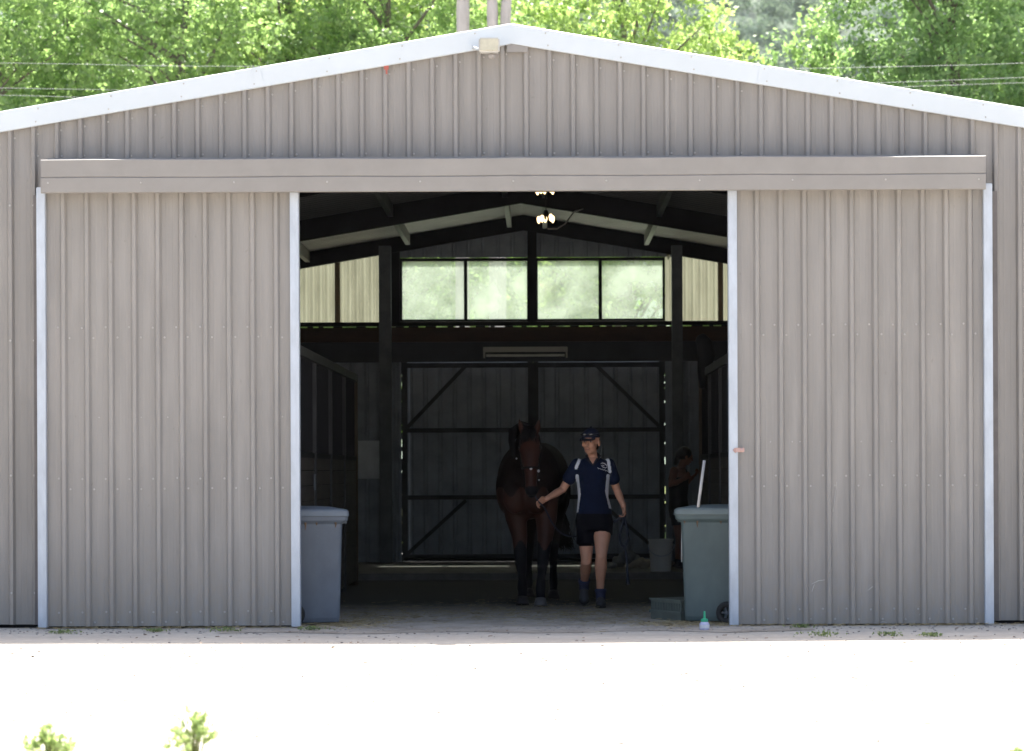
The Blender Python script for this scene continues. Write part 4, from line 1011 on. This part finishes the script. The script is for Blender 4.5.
def tree(name, label, cat, x, y, h, rx, z0, mi, n=640, per=60, size=.115, group='trees behind the barn'):
    t = thing(name, label, cat, (x, y, 0), group)
    cp = crown_pts(n, rx, rx*.9, z0, h)
    me = leaves_mesh('foliage', cp, .22+.26*rng.random(n), per, size, LM[mi])
    o = bpy.data.objects.new('crown', me); COL.objects.link(o); o.parent = t; o['_org'] = t['_org']
    bm = bmesh.new(); z = 0; pts = []
    for k in range(8): pts.append(Vector((x+.12*math.sin(k*1.3+x), y+.1*math.cos(k*1.7), h*.9*k/7)))
    tube(bm, pts, [.20*(1-.85*k/7)*h/11 for k in range(8)], 9)
    for k in range(34):
        c = cp[random.randrange(len(cp))]; zb = max(z0*.7, min(h*.8, c[2]-random.uniform(.8, 2.2))); b0 = Vector((x, y, zb)); b1 = Vector((x+c[0], y+c[1], c[2]))
        mid = b0.lerp(b1, .5)+Vector((random.uniform(-.2, .2), random.uniform(-.2, .2), random.uniform(.0, .35)))
        tube(bm, [b0, mid, b1, b1+(b1-mid)*.3], [.055, .035, .018, .006], 5)
    obj('trunk', bm, bark, t, smooth=True); return t
def tx_(px, y): return PX(px, y)
tree('tree', 'leafy light green tree at the far left edge', 'tree', tx_(-25, 31), 31, 14.5, 2.7, 2.0, 0)
tree('tree', 'bushy green tree second from the left behind the roof', 'tree', tx_(75, 35), 35, 15.0, 2.9, 2.0, 2)
tree('tree', 'yellow green tree above the left roof slope', 'tree', tx_(185, 32), 32, 14.5, 2.8, 2.0, 0)
tree('tree', 'tall green tree behind the middle of the left roof slope', 'tree', tx_(290, 34), 34, 14.5, 2.8, 2.0, 1)
tree('tree', 'light green tree just left of the pale gum trunks', 'tree', tx_(395, 33), 33, 14.5, 2.8, 2.0, 0)
tree('tree', 'dark green tree filling the gap behind the gum trunks', 'tree', tx_(500, 42), 42, 13.6, 3.1, 2.0, 1)
tree('tree', 'rounded bright green tree behind the right roof slope', 'tree', tx_(628, 33), 33, 13.6, 2.55, 2.0, 1, n=560)
tree('tree', 'short yellow green tree at the foot of the rounded tree', 'tree', tx_(715, 35), 35, 11.3, 1.75, 2.0, 1, n=380)
tree('tree', 'darker green tree beside the right of the gum trunks', 'tree', tx_(565, 38), 38, 13.2, 1.8, 2.0, 2, n=380)
tree('tree', 'big dense dark green tree filling the right corner', 'tree', tx_(953, 31), 31, 14.8, 2.65, 2.0, 2, n=900, per=66)
tree('tree', 'green tree cut by the right edge of the frame', 'tree', tx_(1040, 34), 34, 14.5, 2.6, 2.0, 0)
tree('shrub_tree', 'small rounded tree below the hill left of the big tree', 'tree', tx_(783, 36), 36, 11.1, 1.15, 2.0, 2, n=240)
tree('shrub_tree', 'small pale tree nestled against the big right tree', 'tree', tx_(822, 34), 34, 11.0, 1.2, 2.0, 0, n=260)
for k, px in enumerate((20, 130, 240, 345, 455)):
    tree('tree', ['distant green tree in the back row at far left', 'back row tree between the first and second left trees', 'back row tree seen through the left canopy', 'back row tree behind the tall green tree', 'back row tree directly behind the gum trunks'][k], 'tree', tx_(px, 44), 44, 16.5, 3.0, 2.0, (2, 0, 2, 0, 1)[k], n=420, per=40, size=.18)
# pale gum trunks
def gum(pts, r0, label):
    bm = bmesh.new(); P_ = [PP(a, b, 24.0) for a, b in pts]; P_[0].z = -.05
    pp = smoothpts(P_, 2)
    tube(bm, pp, [r0*(1-.35*i/(len(pp)-1))*(1+.06*math.sin(i*1.9)) for i in range(len(pp))], 14)
    base = Vector((P_[0].x, 24, 0)); t = thing('gum_tree', label, 'tree', base, 'pale gum trees behind the ridge')
    obj('trunk', bm, gumbark, t, smooth=True)
    top = P_[-1]; cp = crown_pts(150, 2.4, 2.4, top.z-.5, top.z+3.5)+np.array([top.x-base.x, 0, 0])
    me = leaves_mesh('foliage', cp, .3+.2*rng.random(150), 30, .16, LM[2]); o = bpy.data.objects.new('crown', me); COL.objects.link(o); o.parent = t; o['_org'] = t['_org']
    bm = bmesh.new()
    for k in range(10):
        c = cp[k*9]; tube(bm, [top+Vector((0, 0, -.8)), top.lerp(base+Vector(c), .5), base+Vector(c)], [.08, .05, .02], 6)
    obj('limb', bm, gumbark, t, smooth=True)
gum([(463, 520), (463, 300), (463.5, 100), (465, 20), (465, -40), (463, -110), (466, -170)], .14, 'pale barked gum trunk rising left of the ridge')
gum([(497, 520), (496, 300), (495, 100), (494.5, 20), (493.5, -40), (494, -110), (490, -170)], .12, 'slender pale gum trunk close behind the ridge peak')
gum([(500, 520), (501, 300), (504, 100), (507, 20), (511, -30), (516, -110), (520, -170)], .115, 'greyer gum trunk leaning right behind the ridge peak')

# hill with open woodland, colours paled to carry part of the haze
def hillz(x, y):
    t_ = max(0, min(1, (y-220)/900)); t_ = t_*t_*(3-2*t_)
    return 300*t_ + 14*math.sin(x/95+1)*t_ + 9*math.sin(x/41+y/60)*t_ + 6*math.sin(y/37-x/70)*t_ - 1
bm = bmesh.new(); nx, ny = 90, 50; g = []
for j in range(ny+1):
    y_ = 200+1000*j/ny; g.append([bm.verts.new((-1300+2600*i/nx, y_, hillz(-1300+2600*i/nx, y_))) for i in range(nx+1)])
for j in range(ny):
    for i in range(nx): bm.faces.new((g[j][i], g[j][i+1], g[j+1][i+1], g[j+1][i]))
obj('hill', bm, mat('hillside_scrub', (.09, .125, .09), .95, var=.4, scale=.05, bump=.3, bscale=.4), smooth=True, kind='structure')
cs, rs = [], []
for _ in range(2300):
    y_ = random.uniform(430, 1000); px = random.uniform(380, 1060); x = PX(px, y_); z = hillz(x, y_)
    r0 = random.uniform(2.6, 5.0); h = random.uniform(4, 8)
    for k in range(5):
        cs.append((x+random.gauss(0, r0*.45), y_+random.gauss(0, r0*.45), z+h+random.uniform(-.4, .3)*r0)); rs.append(r0*.55)
me = leaves_mesh('hillside_wood', np.array(cs), np.array(rs), 40, .85, leaf_mat('gum_leaf', (.11, .155, .12), (.155, .205, .16), .2, .9, .0))
o = bpy.data.objects.new('hillside_wood', me); COL.objects.link(o); o['kind'] = 'stuff'; tag(o, 'open grey green gum woodland on the distant hill', 'woodland')

# haze
bm = bmesh.new(); box(bm, -1500, 1500, -60, 1400, -2, 480)
hzm = bpy.data.materials.new('haze'); hzm.use_nodes = True; nn = hzm.node_tree.nodes; nn.remove(nn['Principled BSDF'])
pv = nn.new('ShaderNodeVolumePrincipled'); pv.inputs['Color'].default_value = (.93, .96, 1, 1); pv.inputs['Density'].default_value = .00008; pv.inputs['Anisotropy'].default_value = .2
hzm.node_tree.links.new(pv.outputs[0], nn['Material Output'].inputs['Volume'])
tag(obj('haze', bm, hzm, kind='stuff'), 'pale summer haze in the air', 'haze')

# overhead wires behind the barn
bm = bmesh.new(); yy = 22.0
M['cablegrey'] = mat('weathered_cable', (.30, .31, .33), .6, var=.05)
def wire(pts, label):
    bm = bmesh.new(); P_ = [PP(a, b, yy) for a, b in pts]; tube(bm, smoothpts(P_, 2), .0032, 5); o = obj('overhead_cable', bm, M['cablegrey']); tag(o, label, 'cable', 'overhead cables behind the barn')
wire([(-500, 40), (-100, 62), (60, 63.5), (180, 66.5), (320, 66), (900, 71), (1500, 40)], 'uppermost thin overhead cable crossing in front of the trees')
wire([(-500, 62), (-100, 86), (60, 89), (130, 90), (240, 97), (700, 90), (900, 82), (1500, 60)], 'middle thin overhead cable crossing behind the roof')
wire([(-500, 70), (-100, 93), (20, 95.5), (60, 96.5), (240, 103), (700, 98), (890, 86), (1500, 70)], 'lowest thin overhead cable just above the left roof')

SLM = leaf_mat('pale_shrub_leaf', (.15, .20, .08), (.27, .32, .16))
# foreground shrubs
def shrub(px, pytop, dist, wpx, n, label, seed, mi=None):
    random.seed(seed); y_ = dist-D; x = PX(px, y_); topz = PZ(px, pytop, y_); s = PM*rr(y_)
    t = thing('shrub', label, 'shrub', (x, y_, 0), 'young shrubs in the foreground')
    bm = bmesh.new(); cs = []
    for k in range(n):
        a = random.uniform(0, 6.28); rd = random.random()**.6*wpx/s/2; h = topz*(1-.55*(rd/(wpx/s/2))**2)*random.uniform(.72, 1)
        e = Vector((x+rd*math.cos(a), y_+rd*math.sin(a), h)); b0 = Vector((x+.2*rd*math.cos(a), y_, 0)); m1 = b0.lerp(e, .55)+Vector((-.02*math.cos(a), 0, .03))
        tube(bm, [b0, m1, e], [.004, .003, .0015], 5)
        for f_ in (.5, .62, .72, .8, .87, .93, .97, 1.0):
            p_ = m1.lerp(e, (f_-.4)/.6) if f_ > .4 else b0.lerp(m1, f_)
            cs.append(((p_.x-x), (p_.y-y_), p_.z))
    obj('stem', bm, mat('green_stem', (.14, .17, .05), .6), t, smooth=True)
    me = leaves_mesh('foliage', np.array(cs), np.full(len(cs), .024), 2, .026, SLM); o = bpy.data.objects.new('leaf', me); COL.objects.link(o); o.parent = t; o['_org'] = t['_org']
shrub(48, 722, 11.6, 54, 26, 'low leafy green shrub in the bottom left corner', 3)
shrub(192, 701, 11.6, 62, 30, 'taller yellow green sapling right of the low shrub', 4)
shrub(1012, 742, 11.4, 24, 4, 'tiny sprig poking up at the bottom right corner', 5)

# weeds at the foot of the doors
LW_ = leaf_mat('weed_leaf', (.10, .13, .06), (.20, .24, .11))
for px, py, sc, lab in ((62, 634, 1, 'small weed tuft below the left end of the left door'), (155, 632, .7, 'tiny weed at the middle of the left door'), (224, 632, 1.3, 'wide weed tuft right of centre below the left door'), (310, 630.5, 1.2, 'bright weed in front of the blue grey bin'),
                        (822, 636.5, 1.6, 'broad weed tuft below the right door'), (887, 636, 1.0, 'small weed tuft right of the broad weed'), (930, 636.5, .8, 'small weed near the right end of the right door'), (800, 628, .8, 'faint weed against the right door foot')):
    y_ = CH*D*PM/(py+(px-VX)*ROLL-HY)/1-0; y_ = D*(CH*PM/((py+(px-VX)*ROLL)-HY))-D; x = PX(px, y_)
    cp = np.stack([rng.normal(size=60)*.055*sc, rng.normal(size=60)*.04*sc, rng.random(60)*.022*sc+.006], 1)
    me = leaves_mesh('weed_tuft', cp, np.full(60, .012), 3, .017, LW_); o = bpy.data.objects.new('weed_tuft', me); COL.objects.link(o); o.location = (x, y_, .003); tag(o, lab, 'weed', 'weeds along the wall foot')

# straw, chaff and grit
def litter(name, n, reg, ln, wd, m, lab, cat, bunch=None):
    x0, x1, ya, yb = reg
    x = x0+(x1-x0)*rng.random(n); y_ = ya+(yb-ya)*rng.random(n)
    if bunch:
        k = rng.integers(0, len(bunch), n); bb = np.array(bunch)[k]; x = bb[:, 0]+rng.normal(size=n)*bb[:, 2]; y_ = bb[:, 1]+rng.normal(size=n)*bb[:, 3]
    a = rng.random(n)*6.283; L = ln*(.4+rng.random(n)); W = wd*(.6+.8*rng.random(n)); z = .006+rng.random(n)*.012; tl = (rng.random(n)-.5)*.35*L
    dx, dy = np.cos(a)*L/2, np.sin(a)*L/2; ex, ey = -np.sin(a)*W/2, np.cos(a)*W/2
    v = np.stack([np.stack([x-dx-ex, y_-dy-ey, z], 1), np.stack([x+dx-ex, y_+dy-ey, z+abs(tl)], 1), np.stack([x+dx+ex, y_+dy+ey, z+abs(tl)+W*.5], 1), np.stack([x-dx+ex, y_-dy+ey, z+W*.5], 1)], 1).reshape(-1, 3)
    me = bpy.data.meshes.new(name); me.from_pydata(v.tolist(), [], np.arange(n*4).reshape(-1, 4).tolist()); me.materials.append(m)
    o = bpy.data.objects.new(name, me); COL.objects.link(o); o['kind'] = 'stuff'; tag(o, lab, cat)
straw = mat('dry_straw', (.36, .29, .16), .8, var=.3, scale=30)
litter('straw', 3800, (0, 0, 0, 0), .07, .004, straw, 'loose straw and chaff scattered over the barn floor', 'straw', bunch=[(-1.3, 1.2, .35, .7), (-.3, 1.8, .7, .9), (.9, 1.6, .6, .7), (1.5, .2, .3, .25), (-1.45, .3, .2, .3), (.3, 2.5, 1.0, .8)])
litter('straw', 900, (0, 0, 0, 0), .05, .004, straw, 'chaff caught along the foot of the two sliding doors', 'straw', bunch=[(x, -.12, .3, .06) for x in (-3.6, -3, -2.4, 2.2, 2.8, 3.4, 3.9)])
litter('leaf_litter', 240, (-4.6, 4.6, -9.5, -.6), .030, .012, mat('dead_leaf', (.20, .15, .115), .9, var=.4, scale=20), 'tiny dead leaves and twigs on the bright yard', 'leaf litter')
def pebbles():
    bm = bmesh.new(); random.seed(21)
    for _ in range(1100):
        if random.random() < .55: x, y_ = random.uniform(-4.5, 4.5), random.gauss(-.35, .25)
        else: x, y_ = random.uniform(-4.8, 4.8), random.uniform(-9.5, -.5)
        s = random.uniform(.004, .012); ball(bm, (x, y_, s*.3), (s*random.uniform(.8, 1.6), s, s*.6), 5, 4)
    return bm
o = obj('gravel', pebbles(), mat('pebble', (.30, .27, .24), .9, var=.4, scale=6), kind='stuff'); tag(o, 'loose gravel scattered on the yard and wall foot', 'gravel')

for o in bpy.data.objects:
    if '_org' in o: del o['_org']
